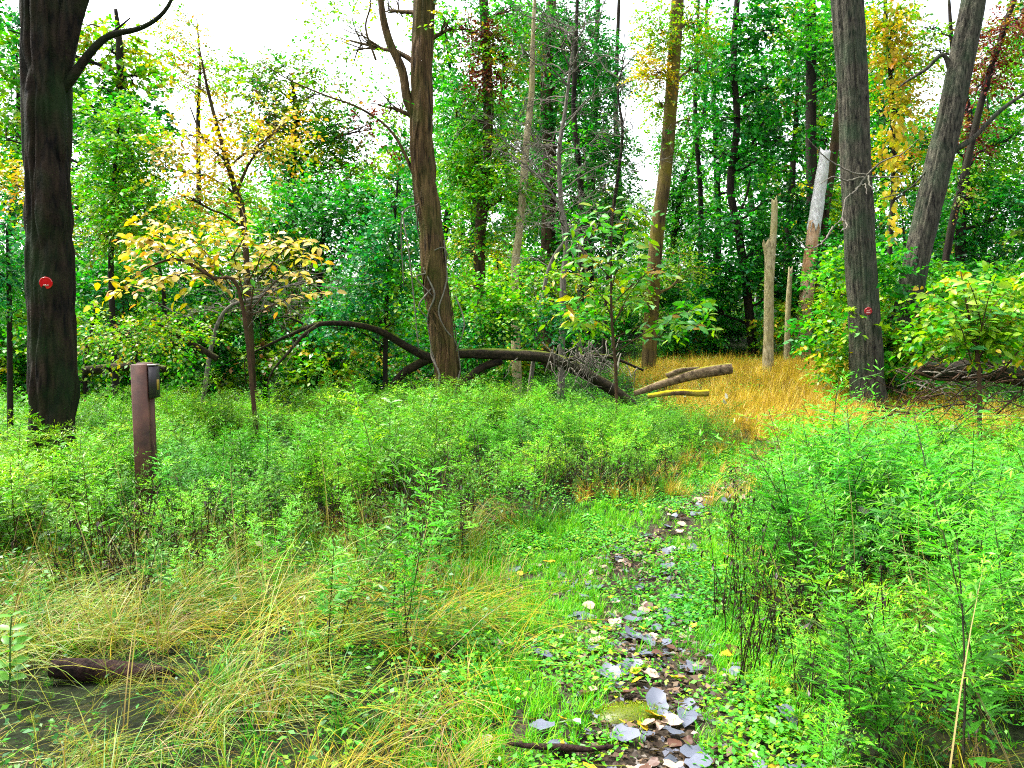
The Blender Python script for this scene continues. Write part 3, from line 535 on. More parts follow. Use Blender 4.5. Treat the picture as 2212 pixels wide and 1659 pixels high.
bare_tree('bare_sky_gap_tree', 'thin crooked leafless tree reaching into the bright sky gap', 26,
    [(1300, 700, .07), (1320, 500, .06), (1335, 380, .05), (1345, 280, .04), (1335, 200, .03), (1350, 120, .012)], 73, 16, B_DARK, rbr=.022, l1=(1, 2.2), up=.5, n3=3)
# pale trunk without a crown in the middle of the wood
tree('pale_barkless_tree', 'pale barkless dead trunk in the middle of the wood, left of the bare grey tree', 'tree', 21,
    [(1118, 720, .13), (1112, 600, .10), (1122, 500, .095), (1130, 400, .09), (1138, 300, .08), (1148, 200, .07), (1152, 60, .05), (1160, -60, .03)], [(1160, 60, 60, 60, .35, P_MID)], B_PALE, seed=74, size=.11, furrows=furrow(8, .12, 3))

# ------------------------------------------------------------------ broken snags
def jagged(n, rng):
    th = np.arange(n) * 2 * math.pi / n; s = rng.uniform(0, 50); return (vn(np.cos(th) * 2.2 + s, np.sin(th) * 2.2) - .5) * 1.6 + rng.uniform(-.25, .25, n)
def snag(name, label, Y, keys, bark, seed, extra=(), jag=.25):
    K = trunk_keys(Y, keys); base = K[0, :3].copy(); base[2] += .2; root = thing(name, label, 'dead tree', base); S = smooth_path(K, 70)
    V, Q, T = tube_arrays(S[:, :3], S[:, 3], 28, furrow(9, .10, seed, .25, .1)); rng = np.random.default_rng(seed)
    V[66 * 28:70 * 28, 2] += (np.repeat(np.linspace(.2, 1, 4), 28) * np.tile(jagged(28, rng), 4)) * jag; put('trunk', MB().add(V, Q, T).mesh('trunk', bark, base, True), root)
    for nm, kk, bk in extra:
        q = smooth_path(np.array([[*at(k[0], k[1], Y + k[3]), k[2]] for k in kk]), 40); V, Q, T = tube_arrays(q[:, :3], q[:, 3], 24, furrow(9, .10, seed + 3)); V[36 * 24:40 * 24, 2] += np.repeat(np.linspace(.2, 1, 4), 24) * np.tile(jagged(24, rng), 4) * jag; V[:24 * 5, 2] -= np.repeat(np.linspace(1, .2, 5), 24) * np.tile(jagged(24, rng), 5) * (.6 if nm == 'bark_sleeve' else 0)
        put(nm, MB().add(V, Q, T).mesh(nm, bk, base, True), root)
    return root
snag('two_pronged_snag', 'pale two-pronged broken snag standing in the golden grass', 22,
    [(1658, 830, .145), (1660, 720, .125), (1661, 620, .12), (1662, 560, .115), (1654, 525, .085)], B_PALE, 81, [('prong', [(1664, 600, .10, .02), (1668, 540, .088, .02), (1672, 480, .082, .05), (1673, 434, .075, .05)], B_PALE)])
snag('thin_short_snag', 'thin short pale snag between the two-pronged one and the peeling one', 25, [(1700, 780, .09), (1701, 700, .08), (1704, 640, .075), (1707, 586, .062)], B_PALE, 82)
K = [(1733, 745, .25), (1742, 640, .21), (1752, 540, .19), (1760, 480, .18)]
snag('peeling_snag', 'leaning broken snag, bare orange wood below and white peeling bark above', 26, K, B_BARE, 83,
     [('bark_sleeve', [(1757, 500, .195, 0), (1766, 440, .188, 0), (1775, 380, .175, 0), (1783, 328, .155, 0)], B_WHITE), ('bark_sleeve', [(1731, 745, .262, -.02), (1734, 710, .245, -.02), (1737, 680, .225, -.02)], B_PALE)])
# ------------------------------------------------------------------ fallen timber
def log_obj(name, label, Y, keys, bark, seed, branches=(), cat='log', sides=24, twig_mat=None):
    K = np.array([[*at(k[0], k[1], Y + (k[3] if len(k) > 3 else 0)), k[2]] for k in keys]); base = K[:, :3].mean(0); base[2] = float(H(base[0], base[1]))
    root = thing(name, label, cat, base); S = smooth_path(K, 80); put('trunk', MB().add(*tube_arrays(S[:, :3], S[:, 3], sides, furrow(8, .16, seed, 0, .12))).mesh('trunk', bark, base, True), root)
    for b in branches:
        q = smooth_path(np.array([[*at(k[0], k[1], Y + (k[3] if len(k) > 3 else 0)), k[2]] for k in b]), 30); put('branch', MB().add(*tube_arrays(q[:, :3], q[:, 3], 10, furrow(6, .14, seed + 2))).mesh('branch', twig_mat or bark, base, True), root)
    return root
log_obj('arched_fallen_tree', 'long mossy fallen tree arching low behind the vine-covered trunk, branches propping it', 15,
    [(1400, 905, .09), (1320, 840, .10), (1240, 795, .11), (1180, 772, .10), (1100, 766, .095), (1010, 764, .09), (940, 772, .085), (880, 800, .075), (845, 835, .06)], B_MOSS, 90,
    [[(1085, 778, .075), (1040, 795, .065), (1005, 822, .055, -.2), (985, 850, .045, -.4)],
     [(930, 775, .085), (880, 750, .07, -.1), (820, 715, .06, -.3), (760, 700, .05, -.4), (690, 700, .042, -.5), (630, 722, .03, -.6), (560, 755, .02, -.7), (530, 775, .012, -.8), (532, 830, .008, -.8)],
     [(690, 700, .036, -.5), (655, 725, .03, -.8), (620, 765, .022, -1), (590, 800, .016, -1.1), (575, 835, .01, -1.2)], [(655, 700, .02, -.5), (620, 685, .014, -.6), (580, 690, .008, -.6)],
     [(630, 722, .016, -.6), (600, 700, .01, -.6), (560, 705, .006, -.6)], [(1200, 785, .05), (1260, 770, .04, -.2), (1320, 772, .03, -.3), (1390, 800, .02, -.3)], [(890, 838, .05, -.3), (960, 852, .055, -.3), (1040, 846, .05, -.3)]], cat='fallen tree')
log_obj('broken_log', 'mossy broken log with a pale bare underside lying in the golden grass', 14.5, [(1370, 850, .045), (1410, 836, .06), (1450, 822, .078), (1500, 808, .09), (1545, 800, .095), (1580, 795, .09)], B_CUT, 91, [[(1440, 812, .05), (1470, 800, .045), (1510, 795, .03)]])
log_obj('yellow_mossy_log', 'short log coated in bright yellow moss under the broken log', 14.2, [(1400, 856, .035), (1440, 850, .045), (1475, 848, .05), (1505, 850, .055), (1530, 849, .06)], B_YMOSS, 92)
log_obj('rotten_log_end', 'dark rotten piece of log lying in the straw at the trail entrance', 3.85, [(110, 1444, .040, -.05), (170, 1446, .048, -.03), (240, 1450, .050), (300, 1456, .048), (345, 1456, .042, .03), (378, 1450, .022, .05)], B_ROT, 93, [[(330, 1478, .030), (352, 1484, .024), (368, 1480, .012)]])
log_obj('dead_stick', 'bare brown stick lying across the leaf-strewn trail', 3.16, [(1095, 1606, .006), (1150, 1612, .010), (1210, 1614, .012), (1270, 1618, .011), (1325, 1612, .007)], B_ROT, 94, cat='stick')
log_obj('slanting_dead_log', 'thin dark dead log slanting out of the weeds behind the brown post', 11.8, [(330, 690, .03), (370, 715, .04), (410, 740, .045), (470, 775, .045)], B_MOSS, 95, [[(360, 680, .012), (400, 705, .02), (440, 738, .02)]])
log_obj('low_dead_log', 'long low dead log half sunk in weeds left of the arched fallen tree', 12.2, [(180, 800, .06), (240, 795, .065), (300, 790, .06), (360, 798, .05)], B_MOSS, 96)
log_obj('fallen_trunk_in_brush', 'black fallen trunk lying under the brush heap by the bright shrub', 12.5, [(1985, 795, .10), (2050, 803, .13), (2130, 800, .15), (2230, 812, .16), (2330, 825, .17)], B_LEFT, 97, cat='log')
# the heap of bare branches: every branch a part
rng = np.random.default_rng(98); c0 = at(2090, 860, 11.4); c0[2] = float(H(c0[0], c0[1]))
bp = thing('brush_heap', 'heap of bare crossing branches at the foot of the leaning tree', 'brush heap', c0)
for k in range(95):
    px, py = rng.uniform(1960, 2230), rng.uniform(770, 905); L = rng.uniform(70, 190); an = rng.choice([rng.normal(-.5, .3), rng.normal(.35, .3), rng.normal(0, .25)])
    A = at(px - L * math.cos(an) / 2, py + L * math.sin(an) / 2 * -1, 11.3 + rng.uniform(-.8, .9)); B = at(px + L * math.cos(an) / 2, py + L * math.sin(an) / 2, 11.3 + rng.uniform(-.8, .9))
    P = wig(A, B, 12, .09, rng, rng.uniform(-.05, .15)); r0 = rng.choice([.006, .009, .013, .02], p=[.4, .35, .17, .08])
    put('branch', MB().add(*tube_arrays(P, np.linspace(r0, r0 * .35, 12), 5)).mesh('branch', B_TWIG if rng.random() < .65 else B_GREY, c0, True), bp)
c1 = at(1270, 800, 14.3); c1[2] = float(H(c1[0], c1[1])); bp2 = thing('root_tangle', 'pale tangle of dead roots and twigs at the thick end of the arched fallen tree', 'brush heap', c1)
for k in range(80):
    px, py = 1265 + rng.normal() * 42, 785 + rng.normal() * 18; L = rng.uniform(30, 90); an = rng.uniform(.3, 2.4)
    A = at(px - L * math.cos(an) / 2, py - L * math.sin(an) / 2, 14.3 + rng.uniform(-.4, .4)); B = at(px + L * math.cos(an) / 2, py + L * math.sin(an) / 2, 14.3 + rng.uniform(-.4, .4))
    put('root', MB().add(*tube_arrays(wig(A, B, 8, .16, rng), np.linspace(.011, .004, 8), 4)).mesh('root', B_GREY, c1, True), bp2)

# ------------------------------------------------------------------ post and trail markers
def box_arr(c, s, bev=.006):
    x, y, z = np.array(s) / 2; V = []; b = bev
    pro = [(-x + b, -y), (x - b, -y), (x, -y + b), (x, y - b), (x - b, y), (-x + b, y), (-x, y - b), (-x, -y + b)]
    for zz, sh in ((-z, 0), (z - b, 0), (z, b)):
        for px, py in pro: V.append((px - np.sign(px) * sh, py - np.sign(py) * sh, zz))
    Q = [(r * 8 + j, r * 8 + (j + 1) % 8, r * 8 + 8 + (j + 1) % 8, r * 8 + 8 + j) for r in (0, 1) for j in range(8)]
    V += [(0, 0, -z), (0, 0, z)]; T = [(24, (j + 1) % 8, j) for j in range(8)] + [(25, 16 + j, 16 + (j + 1) % 8) for j in range(8)]
    return np.array(V) + np.array(c), Q, T
pb = at(314, 1100, 7.0); pb[2] = float(H(pb[0], pb[1])); ptop = at(314, 787, 7.0)[2] - pb[2]
M_POST = plain('weathered_brown_post', (.060, .022, .013), .6, 0, .35, .6, 9); M_POSTD = plain('dark_board', (.010, .006, .008), .55, 0, .5, .4, 14); M_CAP = plain('lit_metal_cap', (.22, .20, .18), .35, .3); M_YLAB = plain('yellow_label', (.25, .15, .01), .5)  # cap colour is pale to carry the white light on the lid
post = thing('trail_post', 'brown trail post with a small dark box on its side standing in the weeds', 'post', pb); post.rotation_euler = (0, R(-.8), R(6))
put('front_board', MB().add(*box_arr((0, 0, ptop / 2 - .15), (.128, .05, ptop + .3))).mesh('front_board', M_POST), post)
put('rear_board', MB().add(*box_arr((.024, .062, ptop / 2 - .14), (.128, .05, ptop + .302))).mesh('rear_board', M_POST), post)
bx_ = put('side_box', MB().add(*box_arr((.100, .04, ptop - .145), (.062, .13, .265), .012)).mesh('side_box', M_POSTD), post)
put('lid', MB().add(*box_arr((.101, .04, ptop - .006), (.066, .135, .009), .003)).mesh('lid', M_CAP), bx_)
put('label_strip', MB().add(*box_arr((.1335, .03, ptop - .17), (.004, .06, .085), .001)).mesh('label_strip', M_YLAB), bx_)
M_RED = plain('red_plastic', (.42, .003, .006), .16, 0, .7); M_RED2 = plain('faded_red_plastic', (.26, .008, .014), .4, 0, .5, .25, 60); M_INK = plain('pale_print', (.5, .28, .24), .4); M_NAIL = plain('nail_steel', (.6, .6, .6), .3, 1)
def disc(name, label, px, py, Y, rad, mat, lines, yaw, S):
    c = at(px, py, Y); i = int(np.argmin(np.abs(S[:, 2] - c[2]))); c[1] = S[i, 1] - math.sqrt(max(S[i, 3] ** 2 - (c[0] - S[i, 0]) ** 2, 0)) - S[i, 3] * .10 - .010
    root = thing(name, label, 'trail marker', c); n = 32; V = []; prof = [(0, -.010), (.55, -.009), (.85, -.006), (.93, -.0085), (1.0, -.004), (1.0, .006), (.9, .008)]
    for r_, y_ in prof:
        for j in range(n): V.append((rad * r_ * math.cos(j * 2 * math.pi / n), y_, rad * r_ * math.sin(j * 2 * math.pi / n)))
    Q = [(a_ * n + j, a_ * n + (j + 1) % n, (a_ + 1) * n + (j + 1) % n, (a_ + 1) * n + j) for a_ in range(len(prof) - 1) for j in range(n)]
    me = MB().add(V, Q).mesh('plate', mat, smooth=True); put('plate', me, root)
    mb = MB()
    for (x0, x1, z0, z1) in lines: mb.add(*box_arr(((x0 + x1) / 2 * rad, -.0105, (z0 + z1) / 2 * rad), ((x1 - x0) * rad, .003, (z1 - z0) * rad), .0005))
    put('print', mb.mesh('print', M_INK), root)
    put('nail', MB().add(*tube_arrays([(0, -.015, -.30 * rad), (0, .03, -.30 * rad)], [.0045, .0045], 8)).mesh('nail', M_NAIL), root)
    root.rotation_euler = (R(10), 0, R(yaw)); return root
disc('trail_disc', 'glossy domed red disc nailed to the big dark forked tree', 125, 614, 8.2, .057, M_RED, [(-.35, -.12, -.48, -.22), (.22, .42, -.46, -.24), (-.05, .14, -.5, -.38)], 12, T1S)
disc('trail_disc', 'small faded red disc nailed to the furrowed grey tree', 1861, 673, 16, .068, M_RED2, [(-.4, .35, .05, .2), (-.55, .5, -.55, -.22), (.3, .6, .35, .5)], -8, T3S)

# ------------------------------------------------------------------ saplings and plants whose leaves can be picked out
def leafy(name, label, cat, Y, stems, n_leaf, size, cols, bark, seed, asp=.42, ends=True, dz=.15, t0=.45, fill=()):
    """stems: px paths with radius; leaves are parts set alternately along twigs"""
    rng = np.random.default_rng(seed); K = trunk_keys(Y, stems[0], dz); base = K[0, :3].copy(); base[2] += dz; root = thing(name, label, cat, base); paths = []
    for i, st in enumerate(stems):
        q = K if i == 0 else np.array([[*at(k[0], k[1], Y + (k[3] if len(k) > 3 else 0)), k[2]] for k in st]); q = smooth_path(q, 24)
        put('stem', MB().add(*tube_arrays(q[:, :3], q[:, 3], 7)).mesh('stem', bark, base, True), root); paths.append((q, i))
    ms = leaf_set('leaf', cols, M_LEAF, asp, 14, rng); tot = sum(1 for _ in paths); per = max(1, n_leaf // len(paths)); cnt = 0
    for q, i in paths:
        tt = np.linspace(t0 if i == 0 else .25, 1, per)
        for k, t in enumerate(tt):
            P = q[min(int(t * 23), 23), :3]; d = unit(q[min(int(t * 23) + 1, 23), :3] - q[max(int(t * 23) - 1, 0), :3])
            th = k * 2.4 + i; sd = np.array([math.cos(th), math.sin(th) * .8, .1]); A = unit(d * .4 + sd + np.array([0, 0, -.35]) + rng.normal(size=3) * .2)
            P = P + sd * rng.uniform(.0, .10) * size * 4
            place_leaf(ms[rng.integers(14)], root, base, P, A, np.array([0, -.6, 1.]) + rng.normal(size=3) * .4, size * rng.uniform(.7, 1.2)); cnt += 1
    if fill:
        fm = MB()
        for (px, py, rx, ry, n, pal) in fill:
            r = np.array([rx, rx * .8, ry]) * Y / F; A, _ = clump(rng, at(px, py, Y + .1), r, n, size * .85, pal, droop=.5, per=6, twig=.4, gap=.25, asp=asp * 1.1); add_leaves(fm, A, 'oval')
        put('foliage', fm.mesh('foliage', M_LEAF, base), root, kind='stuff')
    return root
st = [[(1335, 905, .028), (1330, 800, .024), (1322, 700, .020), (1320, 600, .015), (1322, 500, .010), (1325, 430, .005)]]
rs = np.random.default_rng(5)
for (a_, b_, c_) in [((1322, 690), (1290, 610), (1255, 540)), ((1325, 700), (1370, 620), (1430, 560)), ((1322, 640), (1270, 640), (1215, 660)), ((1326, 730), (1420, 690), (1540, 660)), ((1330, 760), (1440, 700), (1555, 715)),
                     ((1320, 580), (1300, 500), (1285, 440)), ((1320, 580), (1350, 500), (1372, 440)), ((1330, 650), (1400, 590), (1460, 600)), ((1318, 660), (1260, 600), (1210, 590)), ((1322, 620), (1340, 560), (1380, 520)),
                     ((1328, 720), (1280, 690), (1235, 710)), ((1330, 690), (1360, 650), (1400, 660)), ((1330, 740), (1470, 720), (1520, 690)), ((1318, 600), (1280, 560), (1240, 520))]:
    st.append([(*a_, .009, 0), (*b_, .006, rs.uniform(-.4, .4)), (*c_, .003, rs.uniform(-.8, .8))])
leafy('broadleaf_sapling', 'young sapling with large pointed leaves, some turned orange, before the arched fallen tree', 'sapling', 12.2, st, 290, .175, [BG, BG, (.06, .24, .03), YG, (.10, .24, .06), BG, YG, (.20, .26, .01), (.05, .20, .04), BG, (.12, .30, .10), YG, BG, (.36, .20, .01)], B_TWIG, 101, t0=.5,
    fill=[(1290, 500, 50, 60, 60, P_BRI), (1350, 490, 50, 60, 60, P_BRI), (1400, 580, 60, 40, 60, P_BRI), (1260, 590, 60, 40, 60, P_YG), (1480, 690, 60, 30, 50, P_BRI), (1250, 660, 50, 40, 50, P_YG), (1340, 640, 60, 40, 60, P_BRI), (1520, 660, 40, 30, 40, P_BRI)])
for k, (a_, b_) in enumerate([((1345, 900), (1480, 690)), ((1350, 900), (1500, 720)), ((1328, 900), (1180, 830)), ((1325, 905), (1220, 800)), ((1340, 905), (1420, 740)), ((1330, 910), (1250, 840))]):
    pass
st = [[(556, 700, .03), (520, 640, .026), (460, 600, .022), (380, 560, .018), (300, 590, .010), (250, 640, .005)]]
for (a_, b_, c_) in [((500, 620), (420, 520), (330, 480)), ((480, 610), (400, 590), (320, 620)), ((530, 650), (500, 540), (470, 480)), ((540, 670), (560, 560), (600, 500)), ((540, 670), (620, 590), (680, 610)), ((520, 640), (580, 540), (650, 540)),
                     ((420, 580), (360, 540), (290, 560)), ((380, 560), (330, 520), (270, 520)), ((545, 680), (640, 640), (720, 630)), ((460, 600), (410, 550), (380, 490)), ((440, 590), (350, 600), (280, 620)), ((560, 600), (640, 520), (700, 540)), ((500, 560), (530, 500), (520, 440))]:
    st.append([(*a_, .010, 0), (*b_, .006, rs.uniform(-.5, .5)), (*c_, .003, rs.uniform(-.9, .9))])
leafy('golden_beech_sapling', 'spreading shrub with drooping rows of pale golden leaves on the left slope', 'shrub', 11, st, 298, .135, [PY_, YE, (.55, .42, .14), (.5, .30, .06), PY_, (.45, .40, .05), (.55, .38, .10)], B_TWIG, 102, asp=.55, t0=.3, fill=[(330, 520, 70, 30, 90, P_ORA), (440, 520, 80, 30, 90, P_YEL), (540, 540, 60, 40, 70, P_YG), (620, 560, 60, 40, 70, P_ORA), (420, 600, 90, 25, 70, P_ORA), (290, 620, 50, 25, 60, P_ORA)])
st = [[(2120, 900, .03), (2115, 800, .024), (2100, 720, .018), (2085, 640, .01), (2075, 585, .005)]]
for k in range(16):
    a_ = (2110 + rs.normal() * 8, rs.uniform(690, 790)); c_ = (rs.uniform(1975, 2230), rs.uniform(590, 790)); st.append([(*a_, .009, 0), ((a_[0] + c_[0]) / 2, (a_[1] + c_[1]) / 2 - 15, .006, rs.uniform(-.3, .2)), (*c_, .003, rs.uniform(-.9, .5))])
bs = leafy('bright_leaf_shrub', 'bright yellow-green broadleaf shrub over the brush heap', 'shrub', 10.5, st, 297, .16, [BG, YG, (.12, .30, .02), (.20, .32, .012), (.06, .24, .06), YG], B_TWIG, 103, asp=.5, t0=.3)
rng = np.random.default_rng(104); bb = np.array(bs.location); fm = MB()
for (px, py, rx, ry, cov, pal) in [(2080, 650, 90, 50, .8, P_YG), (2170, 690, 80, 70, .9, P_YG), (2040, 730, 60, 45, .8, P_BRI), (2110, 740, 90, 40, .9, P_YG), (2190, 620, 60, 40, .7, P_BRI), (2230, 740, 60, 60, .8, P_YG)]:
    r = np.array([rx, 80, ry]) * 10.8 / F; A, _ = clump(rng, at(px, py, 10.9), r, cov * math.pi * r[0] * r[2] / (.1 ** 2 * .3) * 3.5, .10, pal, per=7, twig=.35, gap=.3); add_leaves(fm, A, 'oval')
put('foliage', fm.mesh('foliage', M_LEAF, bb), bs, kind='stuff')
# small plants in the weeds
def herb(name, label, Y, px, py0, py1, pairs, size, col, seed, asp=.4, wide=1.0):
    rng = np.random.default_rng(seed); A, B = at(px, py0, Y), at(px + 6, py1, Y); A[2] = float(H(A[0], A[1])) - .02; root = thing(name, label, 'plant', A); q = wig(A, B, 14, .04, rng)
    put('stem', MB().add(*tube_arrays(q, np.linspace(.006, .003, 14), 6)).mesh('stem', M_LEAF, A, True).copy() if False else MB().add(*tube_arrays(q, np.linspace(.006, .003, 14), 6), col=(.06, .14, .03)).mesh('stem', M_LEAF, A, True), root)
    ms = leaf_set('leaf', [col], M_LEAF, asp, 4, rng)
    for k in range(pairs):
        t = .35 + .65 * k / (pairs - 1); P = q[min(int(t * 13), 13)]
        for s in (-1, 1):
            th = (k % 2) * 1.2 + rng.normal() * .45; d = np.array([math.cos(th) * s * wide, math.sin(th) * s, .35 + rng.normal() * .15]); place_leaf(ms[rng.integers(4)], root, A, P, d, np.array([0, -.5, 1.]) + rng.normal(size=3) * .2, size * (1.15 - .5 * t) * rng.uniform(.85, 1.15))
    return root
herb('blue_green_herb', 'upright blue-green plant with paired leaves among the weeds beside the trail', 6.2, 1888, 1250, 1022, 9, .10, (.10, .26, .16), 110)
herb('broad_leaved_weed', 'pale broad-leaved weed below the vine-covered tree', 8.6, 838, 1000, 868, 5, .19, (.20, .38, .13), 111, .36)
herb('berry_plant', 'low leafy green plant at the edge of the straw near the rotten log', 3.6, 20, 1500, 1330, 8, .10, (.09, .26, .02), 112, .5)

# ------------------------------------------------------------------ copies filling the wood behind
def proto_tree(name, label, seed, h, pal, size, n, spread, bark, group, cat='tree', low=.25):
    rng = np.random.default_rng(seed); root = thing(name, label, cat, (0, 0, 0), group)
    K = smooth_path(np.array([[0, 0, -.3, h * .016], [rng.normal() * .1, 0, h * .3, h * .013], [rng.normal() * .3, rng.normal() * .3, h * .65, h * .009], [rng.normal() * .4, 0, h, h * .002]]), 24)
    put('trunk', MB().add(*tube_arrays(K[:, :3], K[:, 3], 8)).mesh('trunk', bark, None, True), root); lm, tm = MB(), MB()
    for k in range(n):
        z = h * (low + (1.02 - low) * (k + rng.random()) / n); f = math.sin(math.pi * min(.95, .15 + (z / h - low) / (1.1 - low)))
        th = rng.uniform(0, 6.28); d = spread * f * rng.uniform(.3, .9); c = np.array([math.cos(th) * d, math.sin(th) * d, z]); r = np.array([1, 1, .6]) * spread * rng.uniform(.35, .55)
        A, _ = clump(rng, c, r, .75 * math.pi * r[0] * r[2] / (size ** 2 * .31) * 3, size, pal[k % len(pal)], per=8, twig=.5 * spread / 2); add_leaves(lm, A)
        i = int(np.argmin(np.abs(K[:, 2] - (z - d * .4)))); P = wig(K[i, :3], c, 6, .1, rng); tm.add(*tube_arrays(P, np.linspace(K[i, 3] * .5, .01, 6), 4, cap=False))
    put('crown', lm.mesh('crown', M_LEAF), root); put('twigs', tm.mesh('twigs', bark, None, True), root, kind='stuff'); return root
LB1 = ['dark green tree deep in the wood', 'tall mixed green tree deep in the wood', 'shorter tree with yellowing leaves deep in the wood', 'dull olive-tinged tree deep in the wood']; G1 = 'trees deep in the wood'
LB2 = ['dark green shrub on the shaded floor of the wood', 'fresh green shrub on the floor of the wood', 'yellow-green shrub on the floor of the wood', 'bluish green shrub on the floor of the wood', 'dull olive shrub on the floor of the wood']; G2 = 'understory shrubs of the wood'
pt = [proto_tree('forest_tree', LB1[k], 200 + k, h, pal, .22, 16, 2.6, B_DARK, G1, low=lo) for k, (h, pal, lo) in enumerate([(12, [P_DARK, P_MID], .08), (14, [P_MID, P_DARK, P_BRI], .15), (10, [P_MID, P_YG], .06), (13, [P_DARK, P_OLI], .1)])]
ps = [proto_tree('understory_shrub', LB2[k], 220 + k, h, pal, .11, 9, 1.3, B_DARK, G2, 'shrub', .2) for k, (h, pal) in enumerate([(2.2, [P_DARK, P_MID]), (2.6, [P_MID, P_BRI]), (1.8, [P_BRI, P_YG]), (2.4, [P_BLU, P_MID]), (2.0, [P_OLI, P_MID])])]
rng = np.random.default_rng(300)
used = set()
def spot(src, key, px, Y, s):
    p = at(px, 700, Y); x, y = p[0], p[1]; loc = (x, y, float(H(x, y))); rz = rng.uniform(0, 6.28)
    if key not in used: used.add(key); src.location = loc; src.rotation_euler = (0, 0, rz); src.scale = (s, s, s)
    else: copy_tree(src, loc, rz, s)
for px, Y, k, s in [(-120, 30, 0, 1), (40, 38, 1, .9), (150, 32, 3, .75), (230, 44, 0, .8), (330, 40, 2, .62), (520, 38, 2, .6), (600, 46, 3, .6), (700, 36, 0, .55), (790, 44, 1, .58), (860, 36, 2, .8), (960, 40, 1, 1.0), (1020, 34, 0, .95), (1110, 42, 1, 1.1), (1190, 37, 3, 1.0),
                    (1260, 46, 0, 1.0), (1330, 42, 2, .62), (1390, 50, 3, .5), (1450, 38, 0, .62), (1540, 40, 1, .95), (1640, 44, 0, 1.05), (1700, 36, 3, .95), (1790, 42, 1, 1.1), (1870, 36, 0, 1.0), (1960, 34, 2, .8), (2040, 42, 1, .75), (2120, 36, 0, .85), (2220, 32, 3, 1.0), (2330, 30, 1, 1), (2450, 34, 0, 1),
                    (-250, 34, 1, 1), (640, 56, 0, .6), (1000, 56, 0, 1.2), (1180, 58, 1, 1.3), (1490, 56, 0, .8), (1620, 60, 1, 1.2), (1760, 56, 3, 1.3), (1900, 55, 0, 1.2), (300, 55, 1, .8), (100, 52, 0, 1.1), (2100, 55, 3, 1.1), (870, 55, 3, .9)]:
    spot(pt[k], 't%d' % k, px, Y, s)
for i in range(190):
    Y = 16.5 + 30 * rng.random() ** 1.2; px = rng.uniform(-150, 2360)
    if 1230 < px < 1860 and Y < 25.5: continue
    if 1010 < px < 1240 and Y < 19: continue
    spot(ps[i % 5], 's%d' % (i % 5), px, Y, rng.uniform(.6, 1.25))
# ------------------------------------------------------------------ weeds, grass, ground cover (nobody could count them)
def blade(mb, rng, P, d, L, wd, col, bend, seg=4):
    t = np.linspace(0, 1, seg + 1)[:, None]; d = np.asarray(d, float); up = np.array([0, 0, 1.])
    c = P + up * L * (t - bend * .55 * t ** 2) * (1 - bend * .35) + d * L * bend * t ** 1.6
    s = unit(np.cross(d, up)) * wd * .5 * (1 - t ** 2 * .92); V = np.concatenate([c - s, c + s]); n = seg + 1
    mb.add(V, [(i, i + n, i + n + 1, i + 1) for i in range(seg)], None, np.asarray(col) * rng.uniform(.75, 1.25))
def rdir(rng): th = rng.uniform(0, 6.283); return np.array([math.cos(th), math.sin(th), 0.])
def mugwort(seed, h, full=1.0, top=(.9, 1.05, .8)):
    rng = np.random.default_rng(seed); mb = MB(); lean = rdir(rng) * rng.uniform(.1, .5) * h
    t = np.linspace(0, 1, 9)[:, None]; S = np.array([0, 0, 1.]) * h * t + lean * t ** 2; mb.add(*tube_arrays(S, np.linspace(.005, .0018, 9), 4, cap=False), col=(.05, .03, .012))
    n = int(34 * full); P, A, Nn, L, C = [], [], [], [], []
    def frond(p, d, l, col, lobes):
        d = unit(d); sd = unit(np.cross(d, [0, 0, 1.]))
        for k in range(lobes):
            u = .25 + .75 * k / max(1, lobes - 1)
            for s in ((-1, 1) if k < lobes - 1 else (0,)):
                P.append(p + d * l * u * .75); A.append(d * .9 + sd * s * .6 + np.array([0, 0, -.1]) + rng.normal(size=3) * .12); Nn.append(np.array([0, 0, 1.]) + rng.normal(size=3) * .35); L.append(l * (.66 - .26 * u) * rng.uniform(.8, 1.25)); C.append(col)
    for k in range(n):
        u = .18 + .82 * k / n; p = S[0] * 0 + np.array([0, 0, h * u]) + lean * u * u; th = k * 2.4 + rng.normal() * .3
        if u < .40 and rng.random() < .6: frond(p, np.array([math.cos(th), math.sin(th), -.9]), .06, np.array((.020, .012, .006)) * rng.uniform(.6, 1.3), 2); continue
        g_ = np.array((.070, .215, .010)) * (.65 + .6 * u) * rng.uniform(.8, 1.2)  # greens painted darker low on the stem to deepen the shaded gaps
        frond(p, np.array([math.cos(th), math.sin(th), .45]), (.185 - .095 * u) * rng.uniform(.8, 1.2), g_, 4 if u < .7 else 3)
    for k in range(int(9 * full)):
        u = rng.uniform(.45, .95); p = np.array([0, 0, h * u]) + lean * u * u; th = k * 2.4; d = unit(np.array([math.cos(th), math.sin(th), rng.uniform(.5, 1.1)])); l = rng.uniform(.20, .42) * (1.25 - .5 * u)
        e_ = p + d * l + lean * .35 - np.array([0, 0, .25 * l]); mb.add(*tube_arrays(np.stack([p, (p + e_) / 2 + [0, 0, .10 * l], e_]), [.002, .0016, .001], 3, cap=False), col=(.12, .14, .03))
        for q in range(7):
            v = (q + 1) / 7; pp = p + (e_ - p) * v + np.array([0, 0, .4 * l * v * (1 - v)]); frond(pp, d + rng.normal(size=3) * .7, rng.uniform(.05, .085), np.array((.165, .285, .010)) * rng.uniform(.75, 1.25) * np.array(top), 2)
    add_leaves(mb, (np.array(P), np.array(A), np.array(Nn), np.array(L), np.array(L) * .21, np.array(C))); return mb.mesh('mugwort', M_WEED)
